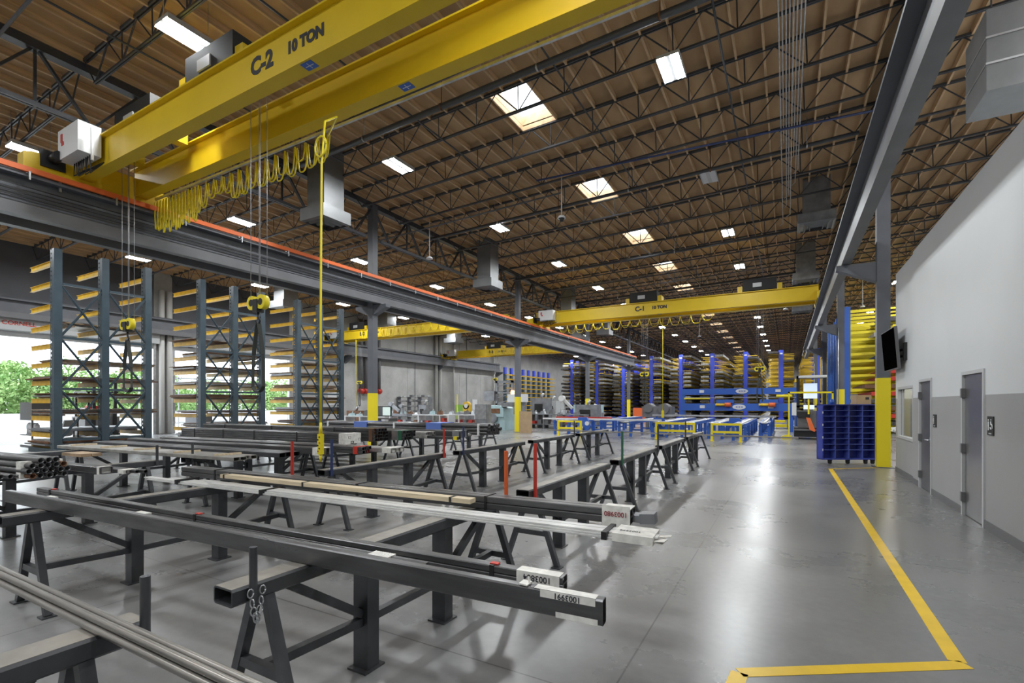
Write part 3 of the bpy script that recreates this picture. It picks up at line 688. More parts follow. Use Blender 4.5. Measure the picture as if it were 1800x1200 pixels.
for ri, ysr in enumerate(racks):
    r = root('cantilever_rack', (RX, ysr[0], 0), 'tall slate cantilever rack with yellow arms, %s of the three by the open doors' % ['nearest', 'middle', 'farthest'][ri], 'rack', 'slate cantilever racks')
    for yu in ysr:
        for me in um: put(me, me.name.split('.')[0], r, loc=(0, yu - ysr[0], 0))
        for z in lev:
            zz = z + rnd.uniform(-.02, .02); a = put(arm_me, 'arm', r, loc=(0, yu - ysr[0], zz))
    m_ = MB(); hz = [.45, 2.2, 3.95, 5.78]
    for a, b in zip(ysr[:-1], ysr[1:]):
        for z in hz: MB().box(RX + .02, RX + .1, a + .13, b - .13, z - .04, z + .04).build('tie_bar', slate, r)
        for za, zb in zip(hz[:-1], hz[1:]):
            for p, q in (((RX + .1, a + .1, za + .08), (RX + .1, b - .1, zb - .08)), ((RX + .11, a + .1, zb - .08), (RX + .11, b - .1, za + .08))):
                MB().bar(p, q, .012, .075, up=(1, 0, 0)).bar(p, q, .075, .012, up=(1, 0, 0)).build('cross_brace', slate, r)
    # stock on the arms
    for li, z in enumerate(lev[:8]):
        if (ri * 5 + li * 3) % 11 == 7: continue
        n = rnd.randint(3, 6); zz = z + .07; s_ = root('sheet_stack', (RX - 1.2, ysr[1], zz), 'sheet stack on the %s level of the %s slate rack' % (ORD[li], ['nearest', 'middle', 'farthest'][ri]), 'sheet stack', 'sheet stacks on the slate racks')
        ya = ysr[0] - rnd.uniform(-.25, .3); yb = ysr[2] + rnd.uniform(.0, .8)
        for k in range(3):
            yy = ya + .3 + (yb - ya - .6) * k / 2; B(RX - 2.25, RX - .25, yy - .05, yy + .05, zz, zz + .05).build('bearer', pallet, s_)
        zz += .05
        for k in range(n):
            t = rnd.uniform(.015, .045); e = rnd.uniform(0, .12)
            B(RX - 2.2 + e, RX - .3 - e, ya + e * 2, yb - e, zz, zz + t).build('sheet', rnd.choice([sheetg, pallet, sheetg, bundle_l, rust]), s_); zz += t + .003

# ================================================ OUTSIDE
def tree(x, y, h, w, lb, seed):
    h *= .82
    rn = random.Random(seed); r = root('tree', (x, y, -.05), lb, 'tree', 'trees beyond the open doors')
    t = MB().tube((x, y, -.05), (x, y, h * .6), .14, 8, .07)
    for k in range(5):
        a = rn.random() * 6.28; t.tube((x, y, h * (.25 + .07 * k)), (x + math.cos(a) * w * .35, y + math.sin(a) * w * .35, h * (.5 + .08 * k)), .05, 5, .02)
    t.build('trunk', bark, r)
    m_ = MB(); bl = [(x + rn.uniform(-.6, .6) * w * .6, y + rn.uniform(-.6, .6) * w * .7, h * rn.uniform(.2, .85), w * rn.uniform(.18, .32)) for _ in range(22)]
    for k in range(9000):
        bx, by, bz, br = rn.choice(bl); d = V(rn.gauss(0, 1), rn.gauss(0, 1), rn.gauss(0, 1)).normalized() * br * rn.uniform(.6, 1.05)
        c = V(bx, by, bz) + V(d.x, d.y, d.z * .8); a = V(rn.gauss(0, 1), rn.gauss(0, 1), rn.gauss(0, 1)).normalized(); b = a.orthogonal().normalized(); s_ = rn.uniform(.1, .2)
        m_.face([c - a * s_, c + b * s_ * .5, c + a * s_, c - b * s_ * .5])
    tag(m_.build('foliage', leafm, r), kind='stuff')
for i, (x, y, h, w) in enumerate(((-50, 9, 5.2, 6), (-52, 14.5, 5.8, 6.5), (-51, 19.5, 5.6, 6), (-55, 24, 5.6, 7), (-52, 4.5, 5.0, 6), (-58, 30, 5, 7), (-56, 37, 5.2, 7))):
    tree(x, y, h, w, 'leafy green tree outside the open doors, %s from the left in that row' % ORD[[1, 2, 3, 4, 0, 5, 6][i]], 30 + i)
r = root('yard_wall', (-45, 18, -.05), 'low pale retaining wall in the bright yard outside', 'wall')
B(-46.4, -46.1, -10, 60, -.05, 1.0).build('wall_face', lgrey, r)
# welding cabinet outside with gas bottles, cart with wheels
r = root('gas_bottle_cage', (-25.6, 7.3, 0), 'dark cage of white gas bottles at the left edge by the doorway', 'cabinet')
B(-26.4, -25.2, 7.2, 7.8, 1.05, 1.75).build('dark_cover', base_g, r); MB().box(-26.4, -25.2, 7.2, 7.25, 0, .08).box(-25.25, -25.2, 7.2, 7.25, 0, 1.05).box(-25.25, -25.2, 7.75, 7.8, 0, 1.05).box(-26.4, -25.2, 7.2, 7.8, .45, .5).build('cage_frame', base_g, r)
for k in range(4): MB().tube((-25.4 - k * .24, 7.4, .5), (-25.4 - k * .24, 7.4, .85), .09, 10).tube((-25.4 - k * .24, 7.4, .85), (-25.4 - k * .24, 7.4, .95), .09, 10, .03).build('bottle', white, r)
r = root('platform_cart', (-24, 8, 0), 'grey steel platform cart with upright posts and casters by the doorway', 'cart')
B(-25.1, -23.3, 7.95, 8.55, .28, .34).build('platform', frame_g, r)
for x in (-23.45, -23.8): MB().tube((x, 8.0, .34), (x, 8.0, 1.15), .022, 6).tube((x, 8.0, 1.05), (x, 8.0, 1.17), .026, 6).build('post', frame_g, r)
for x in (-25.0, -24.5, -23.8, -23.45): MB().tube((x, 8.0, .13), (x, 8.08, .13), .13, 12).build('caster', rubber, r)
MB().prism([(-25.6, .35), (-25.2, .4), (-24.7, .75), (-24.5, 1.05), (-24.62, 1.05), (-24.85, .75), (-25.25, .45)], 7.96, 8.4).build('curved_chute', lgrey, r)
r = root('scaffold_rack', (-33.5, 17, 0), 'white tubular scaffold rack outside the second doorway', 'scaffold')
for x in (-34.2, -33):
    for y in (14.6, 16.2, 18.2, 20.2): MB().tube((x, y, 0), (x, y, 3.4), .035, 6).build('post', lgrey, r)
for z in (.5, 1.2, 2.0, 2.8, 3.3):
    for x in (-34.2, -33): MB().tube((x, 14.4, z), (x, 20.6, z), .035, 6).build('rail', lgrey, r)
r = root('parked_forklift', (-28, 10.3, 0), 'dark forklift seen through the nearest slate rack', 'forklift')
MB().box(-28.8, -27.4, 9.6, 10.9, .25, 1.1).prism([(-28.8, 1.1), (-27.4, 1.1), (-27.5, 1.4), (-28.6, 1.5)], 9.8, 10.7).build('body', base_g, r)
MB().box(-27.3, -27.2, 9.8, 9.92, .1, 2.9).box(-27.3, -27.2, 10.6, 10.72, .1, 2.9).box(-27.3, -27.2, 9.8, 10.72, 2.8, 2.9).build('mast', black, r)
MB().box(-28.8, -28.72, 9.7, 9.78, 1.1, 2.2).box(-27.5, -27.42, 9.7, 9.78, 1.1, 2.2).box(-28.8, -28.72, 10.7, 10.78, 1.1, 2.2).box(-28.85, -27.4, 9.65, 10.85, 2.2, 2.26).build('overhead_guard', black, r)
for x in (-28.5, -27.6):
    for y in (9.62, 10.75): MB().tube((x, y, .28), (x, y + .15, .28), .28, 14).build('wheel', rubber, r)
B(-28.3, -28.0, 9.9, 10.6, 1.1, 1.6).build('seat', red, r)
# small props seen through the nearer racks
r = root('parts_cabinet', (-27, 14.4, 0), 'dark cabinet between the doorways behind the slate racks', 'cabinet'); B(-27.6, -26.4, 13.9, 14.6, 0, 1.1).build('body', base_g, r); B(-27.6, -26.4, 13.88, 13.9, .2, 1.0).build('door', frame_g, r)

# ================================================ BLUE CANTILEVER RACKS (FAR)
YB = 59.4; HB = 7.4
bu = MB().box(-.22, .22, -.12, .12, 0, HB).mesh('upright', blue); bpl = MB().box(-.14, .14, -.13, -.125, HB - .45, HB - .3).mesh('label_plate', white)
LV = [0.35 + .47 * i for i in range(15)]
ba = MB().prism([(.2, -.06), (.2, .04), (1.2, .04), (1.2, -.0)], -.035, .035).mesh('arm', arm_y)
bb = MB().prism([(-.2, -.06), (-.2, .04), (-1.2, .04), (-1.2, -.0)], -.035, .035).mesh('arm', arm_y)
bx = MB().box(-.5, .5, 0, 6.0, 0, .24); 
for k in range(5): bx.box(-.5 + .2 * k, -.34 + .2 * k, -.12, 0, .02, .17)
bundle_d = bx.mesh('steel_bundle', bundle_m)
bx2 = MB().box(-.42, .42, .1, 6.2, 0, .22).mesh('steel_bundle', bundle_l)
XB = [-.55 - 3.42 * i for i in range(8)] + [2.75]
tagm = MB().box(-.06, .06, -.16, -.13, 0, .16).mesh('paper_tag', white)
stuff = {bundle_m.name: MB(), bundle_l.name: MB(), 'arm': MB()}
nb = 0
for ri, x in enumerate(XB):
    nm = ('%s from the right' % ORD[ri]) if ri < 8 else 'right of the aisle behind the parked forklift'
    r = root('cantilever_rack', (x, YB, 0), 'tall blue cantilever rack row loaded with steel, %s' % nm, 'rack', 'blue cantilever racks')
    n = 14; dark = ri not in (0, 8)
    for k in range(n): put(bu, 'upright', r, loc=(0, k * 1.9, 0))
    put(bpl, 'label_plate', r, loc=(0, 0, 0)); B(x - .3, x + .3, YB - 1.25, YB + 25, .02, .14).build('base_beam', blue, r)
    for z in LV:
        put(ba, 'arm', r, loc=(0, 0, z)); put(bb, 'arm', r, loc=(0, 0, z))
    am = MB()
    for k in range(1, n):
        for z in LV:
            am.box(x + .2, x + 1.25, YB + k * 1.9 - .035, YB + k * 1.9 + .035, z - .04, z + .04); am.box(x - 1.25, x - .2, YB + k * 1.9 - .035, YB + k * 1.9 + .035, z - .04, z + .04)
    tag(am.build('rear_arms', arm_y, r), kind='stuff')
    for li, z in enumerate(LV):
        for sd in (-1, 1):
            full = (li < 11) if dark else li < 6
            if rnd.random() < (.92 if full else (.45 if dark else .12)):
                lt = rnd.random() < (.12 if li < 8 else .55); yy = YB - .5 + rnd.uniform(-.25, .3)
                if ri < 9:
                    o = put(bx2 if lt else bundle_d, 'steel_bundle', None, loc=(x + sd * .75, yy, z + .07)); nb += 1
                    tag(o, ('light' if lt else 'dark') + ' bundle, %s level %s side, blue rack %s' % (ORD[li], 'left' if sd < 0 else 'right', nm if ri < 8 else 'beyond the forklift'), 'steel bundle', 'steel bundles at the front of the blue racks')
            for j in range(1, 4):
                if rnd.random() < (.9 if full else (.5 if dark else .1)):
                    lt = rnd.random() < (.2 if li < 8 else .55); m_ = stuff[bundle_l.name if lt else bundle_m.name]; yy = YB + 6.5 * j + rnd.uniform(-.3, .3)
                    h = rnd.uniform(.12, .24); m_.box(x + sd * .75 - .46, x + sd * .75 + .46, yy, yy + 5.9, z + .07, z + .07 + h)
r = root('stored_steel', (-12, YB + 12, 0), 'rows of steel stock stored deep inside the blue racks', 'steel stock', kind='stuff')
for k, m_ in (('dark_stock', stuff[bundle_m.name]), ('light_stock', stuff[bundle_l.name])): tag(m_.build(k, MATS['bundle_ends'] if k[0] == 'd' else MATS['bundle_light'], r), kind='stuff')
# right-hand rack with long yellow arms
RXX = 3.05
r = root('cantilever_rack', (RXX, 34.8, 0), 'tall blue rack with long stacked yellow arms behind the office column', 'rack')
ub = MB().box(-.2, .2, -.1, .1, 0, 7.4).mesh('upright', blue2)
la = MB().prism([(.2, -.1), (.2, .07), (3.2, .07), (3.2, .0)], -.05, .05).mesh('arm', yel2)
for k in range(9):
    put(ub, 'upright', r, loc=(0, k * 1.5, 0))
    for i in range(17): put(la, 'arm', r, loc=(0, k * 1.5, .4 + i * .42))
for i, (li, xx, w_, mt) in enumerate(((14, 5.0, .9, bundle_m), (12, 4.9, 1.2, bundle_l), (11, 5.3, .7, bundle_m), (9, 5.0, 1.1, darkblue), (7, 5.2, 1.0, red), (6, 5.1, 1.3, red), (5, 4.8, 1.8, rust), (4, 5.0, 1.6, red), (3, 4.6, 2.2, bundle_m), (2, 4.7, 2.2, rust), (1, 4.6, 2.4, red), (0, 4.7, 2.4, bundle_m))):
    z = .4 + li * .42 + .07
    tag(B(xx - w_ / 2, xx + w_ / 2, 34.2, 40.5, z, z + .22).build('steel_bundle', mt), 'stock bundle on the %s arm level of the rack with long yellow arms' % ORD[li], 'steel bundle', 'stock on the long yellow arms')
# grid rack by the concrete wall
r = root('cantilever_rack', (-28.9, 49.5, 0), 'slate and blue rack with a grid of short yellow arms by the concrete wall', 'rack')
gu = MB().box(-.12, .12, -.2, .2, 0, 5.2).mesh('upright', slate); gt = MB().box(-.125, .125, -.205, .205, 5.2, 5.95).mesh('upright_cap', blue); gm = MB().box(.1, .95, -.05, .05, -.04, .04).box(.12, .16, -.05, 1.5, -.03, .03).mesh('arm', arm_y)
for k in range(9):
    put(gu, 'upright', r, loc=(0, k * 1.5, 0)); put(gt, 'upright_cap', r, loc=(0, k * 1.5, 0))
    for i in range(10): put(gm, 'arm', r, loc=(0, k * 1.5, .4 + i * .52))

# ================================================ TRESTLES
ZT = .81; TL = 2.64; HB_ = .085
def trestle_proto():
    r = root('steel_trestle', (0, 0, 0))
    hl = TL / 2; zb = ZT - HB_
    MB().hrect((0, -hl, ZT - HB_ / 2), (0, hl, ZT - HB_ / 2), .155, HB_, .008).build('beam', steel, r)
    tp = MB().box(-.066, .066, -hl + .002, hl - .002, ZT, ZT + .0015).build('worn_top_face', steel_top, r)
    for s_ in (-1, 1):
        MB().box(-.062, .062, s_ * .4 - .05, s_ * .4 + .05, .012, zb).build('post', steel, r)
        B(-.08, .08, s_ * .4 - .085, s_ * .4 + .085, 0, .012).build('foot_plate', steel, r)
        ya = s_ * (hl - .2)
        for q in (-1, 1):
            MB().bar((q * .045, ya, zb), (q * .30, ya, .01), .05, .05, up=(0, 1, 0)).build('leg', steel, r)
            B(q * .30 - .05, q * .30 + .05, ya - .05, ya + .05, 0, .012).build('foot_plate', steel, r)
        f = (zb - .33) / (zb - .01); xx = .045 + (.30 - .045) * f
        B(-xx, xx, ya - .022, ya + .022, .31, .36).build('leg_crossbar', steel, r)
        MB().bar((0, s_ * (hl - .34), zb), (0, s_ * .45, .36), .05, .05).build('diagonal_brace', steel, r)
        MB().bar((0, ya, .335), (0, s_ * .45, .31), .05, .05).build('lower_stretcher', steel, r)
    B(-.025, .025, -.35, .35, .285, .335).build('lower_stretcher', steel, r)
    return r
proto = trestle_proto(); used = False
rows = [(-2.37, [1.15 - 3.06 + 1.53 - .0], 0)]
def trest(x, yc, lb):
    global used
    o = proto if not used else copy_tree(proto); used = True
    o.location = (x, yc, 0); tag(o, lb, 'trestle', 'steel trestles standing in rows'); return o
def pin(x, y, zt, mat, lb, rr=.019, zb=.79):
    m_ = MB().htube((x, y, zb - .06), (x, y, zt), rr, .005, 12); o = m_.build('stop_pin', mat); tag(o, lb, 'pin', 'upright stop pins on the trestle ends')
    return o
rn_ = {0: 'row along the open aisle', 1: 'second row from the aisle', 2: 'third row from the aisle', 3: 'fourth row from the aisle', 4: 'fifth row from the aisle', 5: 'sixth row from the aisle'}
pins = {(0, -1, 1): (steel, 1.0), (0, 0, -1): (steel, 1.0), (0, 0, 1): (orange2, 1.26), (0, 1, -1): (red, 1.285), (0, 2, -1): (green, 1.26), (0, 2, 1): (steel, 1.25), (0, 3, 1): (steel, 1.25),
        (1, 0, 1): (red, 1.23), (1, 1, -1): (darkblue, 1.22), (1, 1, 1): (red, 1.25), (1, 2, -1): (darkblue, 1.27), (1, 3, 1): (steel, 1.2), (2, 0, 1): (steel, 1.05), (2, 1, -1): (steel, 1.05), (3, 0, 1): (steel, 1.1), (2, 0, -1): (steel, 1.0)}
def cy_(k): return 2.68 + 3.06 * k
place = []
for k in range(-1, 5): place.append((0, k, -2.37, cy_(k) if k > -1 else -.31))
for k in range(0, 5): place.append((1, k, -5.43, cy_(k)))
for k in (0, 1): place.append((2, k, -8.65, cy_(k) - (.1 if k else .02)))
for k, yc in ((2, 6.9), (3, 9.85), (4, 12.75), (5, 15.45)): place.append((3, k, -10.35, yc))
for k, yc in ((0, 2.7), (1, 5.2)): place.append((4, k, -11.9, yc))
for k, yc in ((2, 7.9), (3, 10.9), (4, 13.9)): place.append((5, k, -13.6, yc))
pc_ = {'steel': 'bare steel', 'orange_paint': 'orange painted', 'red_paint': 'red painted', 'green_paint': 'dark green', 'dark_blue_paint': 'dark blue'}
cnt = {}
for ri, k, x, yc in place:
    c = cnt.get(ri, 0); cnt[ri] = c + 1
    trest(x, yc, 'dark trestle, %s from the camera in the %s' % (ORD[c], rn_[ri]))
    for e in (-1, 1):
        if (ri, k, e) in pins:
            m_, zt = pins[(ri, k, e)]
            yy = yc + e * (TL / 2 - .09) + (.07 if k == -1 else 0); pin(x + .1, yy, zt, m_, '%s pin, %s end of %s trestle, %s' % (pc_.get(m_.name, 'bare steel'), 'near' if e < 0 else 'far', ORD[c], rn_[ri]))
            # small welded sleeve belongs to the pin: chain hangs on the foreground one
            if (ri, k, e) == (0, 0, -1):
                ch = root('safety_chain', (x + .12, yy, .74), 'short zinc chain hanging from the foreground stop pin', 'chain')
                for q in range(9):
                    t = q / 8; px = x + .135 + .0 * q; py = yy - .03 + .05 * t; pz = .79 - .13 * math.sin(math.pi * t) - .0 * q; a0 = q % 2
                    pts = [(px + (.012 * math.cos(a) if a0 else .003 * math.cos(a)), py + (.003 if a0 else .013) * math.cos(a) + .012 * (t - .5), pz + .021 * math.sin(a)) for a in [i * math.pi / 5 for i in range(11)]]
                    MB().path(pts, .0035, 5).build('chain_link', galv, ch)

# ================================================ STOCK ON THE TRESTLES
def lerp(p, q, t): return Vector(p) + (Vector(q) - Vector(p)) * t
def strap(r, p, q, t, w, h, mat=black, th=.004, sw=.022):
    d = (Vector(q) - Vector(p)).normalized(); c = lerp(p, q, t)
    MB().bar(c - d * sw / 2, c + d * sw / 2, w + 2 * th, h + 2 * th).build('strap', mat, r)
def tagbox(r, p, q, t0, t1, w, h, mat=paper, name='paper_wrap'):
    return MB().bar(lerp(p, q, t0), lerp(p, q, t1), w + .006, h + .006).build(name, mat, r)
def ang(p, q): d = Vector(q) - Vector(p); return math.atan2(d.y, d.x)
# pipes at the lower left corner
r = root('steel_pipes', (-2.5, .9, ZT), 'loose shiny round steel pipes lying across the lower left foreground trestle', 'steel pipes')
for i, (dy, dz, e) in enumerate(((0, 0, 0), (.03, 0, .2), (.06, 0, .1), (.015, .025, -.2), (.045, .025, -.4))):
    MB().htube((-5.2 + e, .85 + dy - .02, ZT + .0165 + dz), (-.55 - e * .3, .86 + dy, ZT + .0165 + dz), .0145, .003, 12).build('pipe', pipe_m, r)
# foreground big rectangular tube
p, q = (-6.15, 1.60, ZT + .053), (-.64, 1.89, ZT + .053)
r = root('rectangular_tube', (-3, 1.75, ZT), 'long dark rectangular steel tube with a taped white label on its near end', 'steel tube')
MB().hrect(p, q, .05, .105, .004).build('tube', darktube, r)
a = ang(p, q)
tagp = MB(); d = (Vector(q) - Vector(p)).normalized(); n = V(-d.y, d.x, 0); u = V(0, 0, 1)
def patch(m_, t0, t1, side, z0, z1, off=.0015):           # thin paper on a bar face (side: -1 near, 0 top)
    A = lerp(p, q, 1) - d * t0; C = lerp(p, q, 1) - d * t1
    if side == 0: m_.face([A - n * z0 + u * (z1 + off), C - n * z0 + u * (z1 + off), C + n * z0 + u * (z1 + off), A + n * z0 + u * (z1 + off)])
    else: m_.face([A - n * (.025 + off) + u * z0, C - n * (.025 + off) + u * z0, C - n * (.025 + off) + u * z1, A - n * (.025 + off) + u * z1])
patch(tagp, .03, .30, 0, .024, .0525); patch(tagp, .03, .27, -1, .022, .0535); patch(tagp, .02, .2, -1, -.052, -.028); 
tagp.build('paper_label', paper, r)
c = lerp(p, q, 1) - d * .15 - n * .0275 + u * .037; text('label_writing', '1003991', .034, ink, r, c, (math.pi / 2, math.pi, a), .0006, ext=.0003)
MB().bar(lerp(p, q, 1) - d * .33 + u * .057, lerp(p, q, 1) - d * .37 + u * .06, .05, .006).bar(lerp(p, q, 1) - d * .33 + u * .055, lerp(p, q, 1) - d * .34 + n * .01 + u * .085, .008, .004).build('tape_flag', paper, r)
# small round tubes with white string wrap
r = root('round_tube_bundle', (-3.5, 1.9, ZT), 'thin dark round tubes wrapped with white string, between two square tubes', 'tube bundle')
p, q = (-6.0, 1.70, ZT + .02), (-1.55, 1.98, ZT + .02)
d = (Vector(q) - Vector(p)).normalized(); n = V(-d.y, d.x, 0)
for i, (dy, dz, e) in enumerate(((-.032, 0, .3), (0, 0, .0), (.032, 0, .12), (-.016, .028, -.25), (.016, .028, .1))):
    MB().htube(Vector(p) + n * dy + V(0, 0, dz) + d * (e), Vector(q) + n * dy + V(0, 0, dz) - d * (.12 - e * .4), .0165, .003, 10).build('tube', darktube, r)
for t in (.06, .38, .90):
    for k in range(9): 
        c = lerp(p, q, t) + d * (.016 * k); MB().bar(c - d * .006, c + d * .006, .10, .066).build('string_wrap', paper, r).location.z += .014
# two stacked square tubes
p, q = (-6.35, 1.88, ZT + .032), (-.92, 2.14, ZT + .032)
r = root('square_tube_bundle', (-3.5, 2, ZT), 'pair of strapped square tubes with a handwritten paper wrap on the near end', 'tube bundle')
d = (Vector(q) - Vector(p)).normalized(); n = V(-d.y, d.x, 0)
for dz in (0, .036): MB().hrect(Vector(p) + V(0, 0, dz - .013), Vector(q) + V(0, 0, dz - .013), .062, .034, .003).build('tube', darktube, r)
for t in (.05, .47, .93):
    c = lerp(p, q, t); MB().bar(c - d * .012 + V(0, 0, .005), c + d * .012 + V(0, 0, .005), .07, .076).build('strap', black, r); MB().bar(c - d * .02 + V(0, 0, .044), c + d * .025 + V(0, 0, .044), .03, .006).build('strap_clip', red, r)
c = lerp(p, q, 1); MB().bar(c - d * .24 + V(0, 0, .005), c - d * .015 + V(0, 0, .005), .067, .074).build('paper_wrap', paper, r)
text('wrap_writing', '1003864', .042, ink, r, c - d * .13 - n * .0345 + V(0, 0, .015), (math.pi / 2, math.pi, ang(p, q)), .0006, ext=.0003)
# bright flat bars
p, q = (-6.6, 2.95, ZT + .012), (-.70, 3.22, ZT + .012)
r = root('flat_bar_bundle', (-3.5, 3, ZT), 'bundle of bright flat bars running the width of the foreground, taped at the right end', 'flat bars')
d = (Vector(q) - Vector(p)).normalized(); n = V(-d.y, d.x, 0)
for i, (dy, z, w_, e0, e1) in enumerate(((-.07, 0, .075, .1, .05), (.008, 0, .075, .4, 0), (.086, 0, .075, .25, .1), (-.05, .013, .075, .0, .12), (.03, .013, .075, .6, .03), (.1, .013, .05, .8, .15), (-.03, .026, .07, 1.2, .02), (.045, .026, .06, 1.0, .1))):
    MB().bar(Vector(p) + n * dy + V(0, 0, z - .005) + d * e0, Vector(q) + n * dy + V(0, 0, z - .005) - d * e1, w_, .011).build('flat_bar', alum, r)
for t in (.12, .36, .94):
    c = lerp(p, q, t); MB().bar(c - d * .018 + V(0, 0, .009), c + d * .018 + V(0, 0, .009), .25, .052).build('strap', black, r)
c = lerp(p, q, 1); MB().bar(c - d * .30 + V(0, 0, .01), c - d * .04 + V(0, 0, .006), .245, .054).build('paper_wrap', paper, r)
for k in range(7):
    e = rnd.uniform(-.1, .1); MB().bar(c - d * .06 + n * e, c + d * rnd.uniform(0, .05) + n * (e + rnd.uniform(-.02, .02)) + V(0, 0, rnd.uniform(-.02, .02)), .05, .004).build('torn_wrap', paper, r)
text('wrap_writing', '1003974', .04, ink, r, c - d * .2 - n * .03 + V(0, 0, .0385), (0, 0, ang(p, q) + math.pi), .0005, ext=.0003)
# dark tube bundle behind with hanging number sheet
p, q = (-6.5, 3.30, ZT + .055), (-1.0, 3.60, ZT + .055)
r = root('dark_tube_bundle', (-3.5, 3.4, ZT), 'double layer of dark tubes behind the bright bars with white number sheet', 'tube bundle')
d = (Vector(q) - Vector(p)).normalized(); n = V(-d.y, d.x, 0)
for a_ in (-1, 1):
    for b_ in (-1, 1): MB().hrect(Vector(p) + n * a_ * .041 + V(0, 0, b_ * .027), Vector(q) + n * a_ * .041 + V(0, 0, b_ * .027), .08, .052, .004).build('tube', darktube, r)
for t in (.12, .52, .78): strap(r, p, q, t, .166, .11)
c = lerp(p, q, 1); MB().bar(c - d * .21 - n * .086, c - d * .0 - n * .09, .003, .16).bar(c - d * .21 + V(0, 0, .058), c + V(0, 0, .058), .17, .003).build('number_sheet', paper, r)
text('sheet_writing', '1003980', .05, inkr, r, c - d * .105 - n * .0935 + V(0, 0, .02), (math.pi / 2, math.pi, ang(p, q)), .0008, ext=.0003)
MB().hrect(c + n * .05 - d * .3 + V(0, 0, -.02), c + n * .05 + d * .12 + V(0, 0, -.02), .1, .06, .004).bar(c + n * .05 + d * .05 + V(0, 0, -.02), c + n * .05 + d * .16 + V(0, 0, -.01), .11, .075).build('wrapped_end', sheetg, r)
r = root('timber_batten', (-3.4, 3.22, .87), 'pale timber batten lying between the bright bars and the dark tubes', 'timber')
p, q = (-5.45, 3.14, ZT + .09), (-2.25, 3.33, ZT + .09); MB().bar(p, q, .09, .038).build('batten', wood, r)
for t in (.02, .4, .94): strap(r, p, q, t, .09, .038)
# left pipe bundle, ends facing us
r = root('pipe_bundle', (-9, 2.6, ZT), 'hexagonal bundle of round pipes with open ends toward the camera, left edge', 'pipe bundle')
pr = .034; c0 = V(-7.72, 2.36, ZT + pr)
k = 0
for rowi, cntp in ((0, 5), (1, 6), (2, 5), (3, 3)):
    for j in range(cntp):
        y = 2.36 + (j - (cntp - 1) / 2) * pr * 2.02; z = ZT + pr + rowi * pr * 1.74; e = rnd.uniform(-.03, .04)
        MB().htube((-13.6, y - .55, z), (-7.72 + e, y, z), pr, .006, 12).build('pipe', darktube if (k % 3) else rust if k % 5 == 0 else darktube, r); k += 1
MB().bar((-7.98, 2.335, ZT + .1), (-7.88, 2.345, ZT + .1), .40, .20).build('tape_band', paper, r)
r = root('rectangular_tube_stack', (-9.5, 2.9, ZT), 'rectangular tube and small square tubes beside the pipe bundle, ends taped', 'steel tubes')
MB().hrect((-13.7, 2.35, ZT + .045), (-7.5, 2.85, ZT + .045), .13, .09, .006).build('tube', darktube, r)
for j in range(3): MB().hrect((-13.6, 2.50 + .06 * j, ZT + .022), (-7.3 + .08 * j, 3.0 + .06 * j, ZT + .022), .045, .042, .004).build('tube', darktube, r)
tagbox(r, (-13.7, 2.35, ZT + .045), (-7.5, 2.85, ZT + .045), .985, .994, .13, .09); MB().bar((-7.45, 3.02, ZT + .022), (-7.32, 3.03, ZT + .022), .16, .05).build('paper_wrap', paper, r)
r = root('loose_pipes', (-9.5, 2.0, ZT), 'two loose pipes in front of the pipe bundle at the left edge', 'steel pipes')
for j in range(3): MB().htube((-13.5, 1.5 + .07 * j, ZT + .03), (-8.0 + .05 * j, 2.02 + .07 * j, ZT + .03), .028, .005, 12).build('pipe', darktube, r)

def stock(name, lb, cat, p, q, nw, nh, w, h, mat, endm=None, wrap=None, straps=(), hollow=True, jit=.06, wm=paper):
    r = root(name, tuple(lerp(p, q, .5)), lb, cat); d = (Vector(q) - Vector(p)).normalized(); n = V(-d.y, d.x, 0)
    for i in range(nw):
        for j in range(nh):
            o = n * ((i - (nw - 1) / 2) * w * 1.02) + V(0, 0, (j + .5) * h * 1.01); e = rnd.uniform(-jit, jit)
            m_ = MB(); (m_.hrect if hollow else m_.bar)(Vector(p) + o + d * e, Vector(q) + o + d * e, w, h, *((.005,) if hollow else ()))
            m_.build('tube' if hollow else 'bar', mat, r)
    W_, H_ = w * nw * 1.02 + .01, h * nh + .008
    for t in straps: c = lerp(p, q, t) + V(0, 0, h * nh / 2); MB().bar(c - d * .015, c + d * .015, W_, H_ + .006).build('strap', black, r)
    if endm: c = lerp(p, q, 1) + V(0, 0, h * nh / 2); MB().bar(c - d * .17, c - d * .065, W_ + .004, H_ + .004).build('painted_band', endm, r)
    if wrap: 
        for t in wrap: c = lerp(p, q, t) + V(0, 0, h * nh / 2); MB().bar(c - d * .1, c + d * .1, W_ + .004, H_ + .004).build('wrap', wm, r)
    return r
# wide channels with timber spacers, row y ~ 4.2-6
stock('flat_channel_stack', 'pale grey channels with short timber blocks on top, left of the middle', 'steel stock', (-12.7, 4.2, ZT), (-7.45, 4.62, ZT), 4, 1, .11, .06, pm('pale_steel', (.33, .32, .30), .45, .3, .2, 5))
for k, t in enumerate((.1, .3, .5, .72, .92)):
    c = lerp((-12.7, 4.2, ZT + .075), (-7.45, 4.62, ZT + .075), t); tag(MB().bar(c + V(-.02, -.19, 0), c + V(.05, .2, 0), .04, .03).build('timber_block', wood), 'short pale timber block on the grey channels, %s from the left' % ORD[k], 'timber block', 'timber blocks on the channels')
stock('channel_stack', 'long shiny channels beside the pale channels, second line back', 'steel stock', (-12.9, 4.85, ZT), (-7.2, 5.25, ZT), 3, 1, .13, .08, steel)
stock('tube_stack', 'pair of long square tubes, taped at the right end, third line back', 'steel stock', (-12.8, 5.35, ZT), (-6.9, 5.8, ZT), 2, 1, .12, .12, darktube, wrap=(.97,))
stock('tube_stack', 'low stack of small tubes with red painted ends, by the yellow pendant control', 'steel stock', (-12.6, 5.9, ZT), (-6.55, 6.3, ZT), 4, 2, .07, .06, darktube, endm=red)
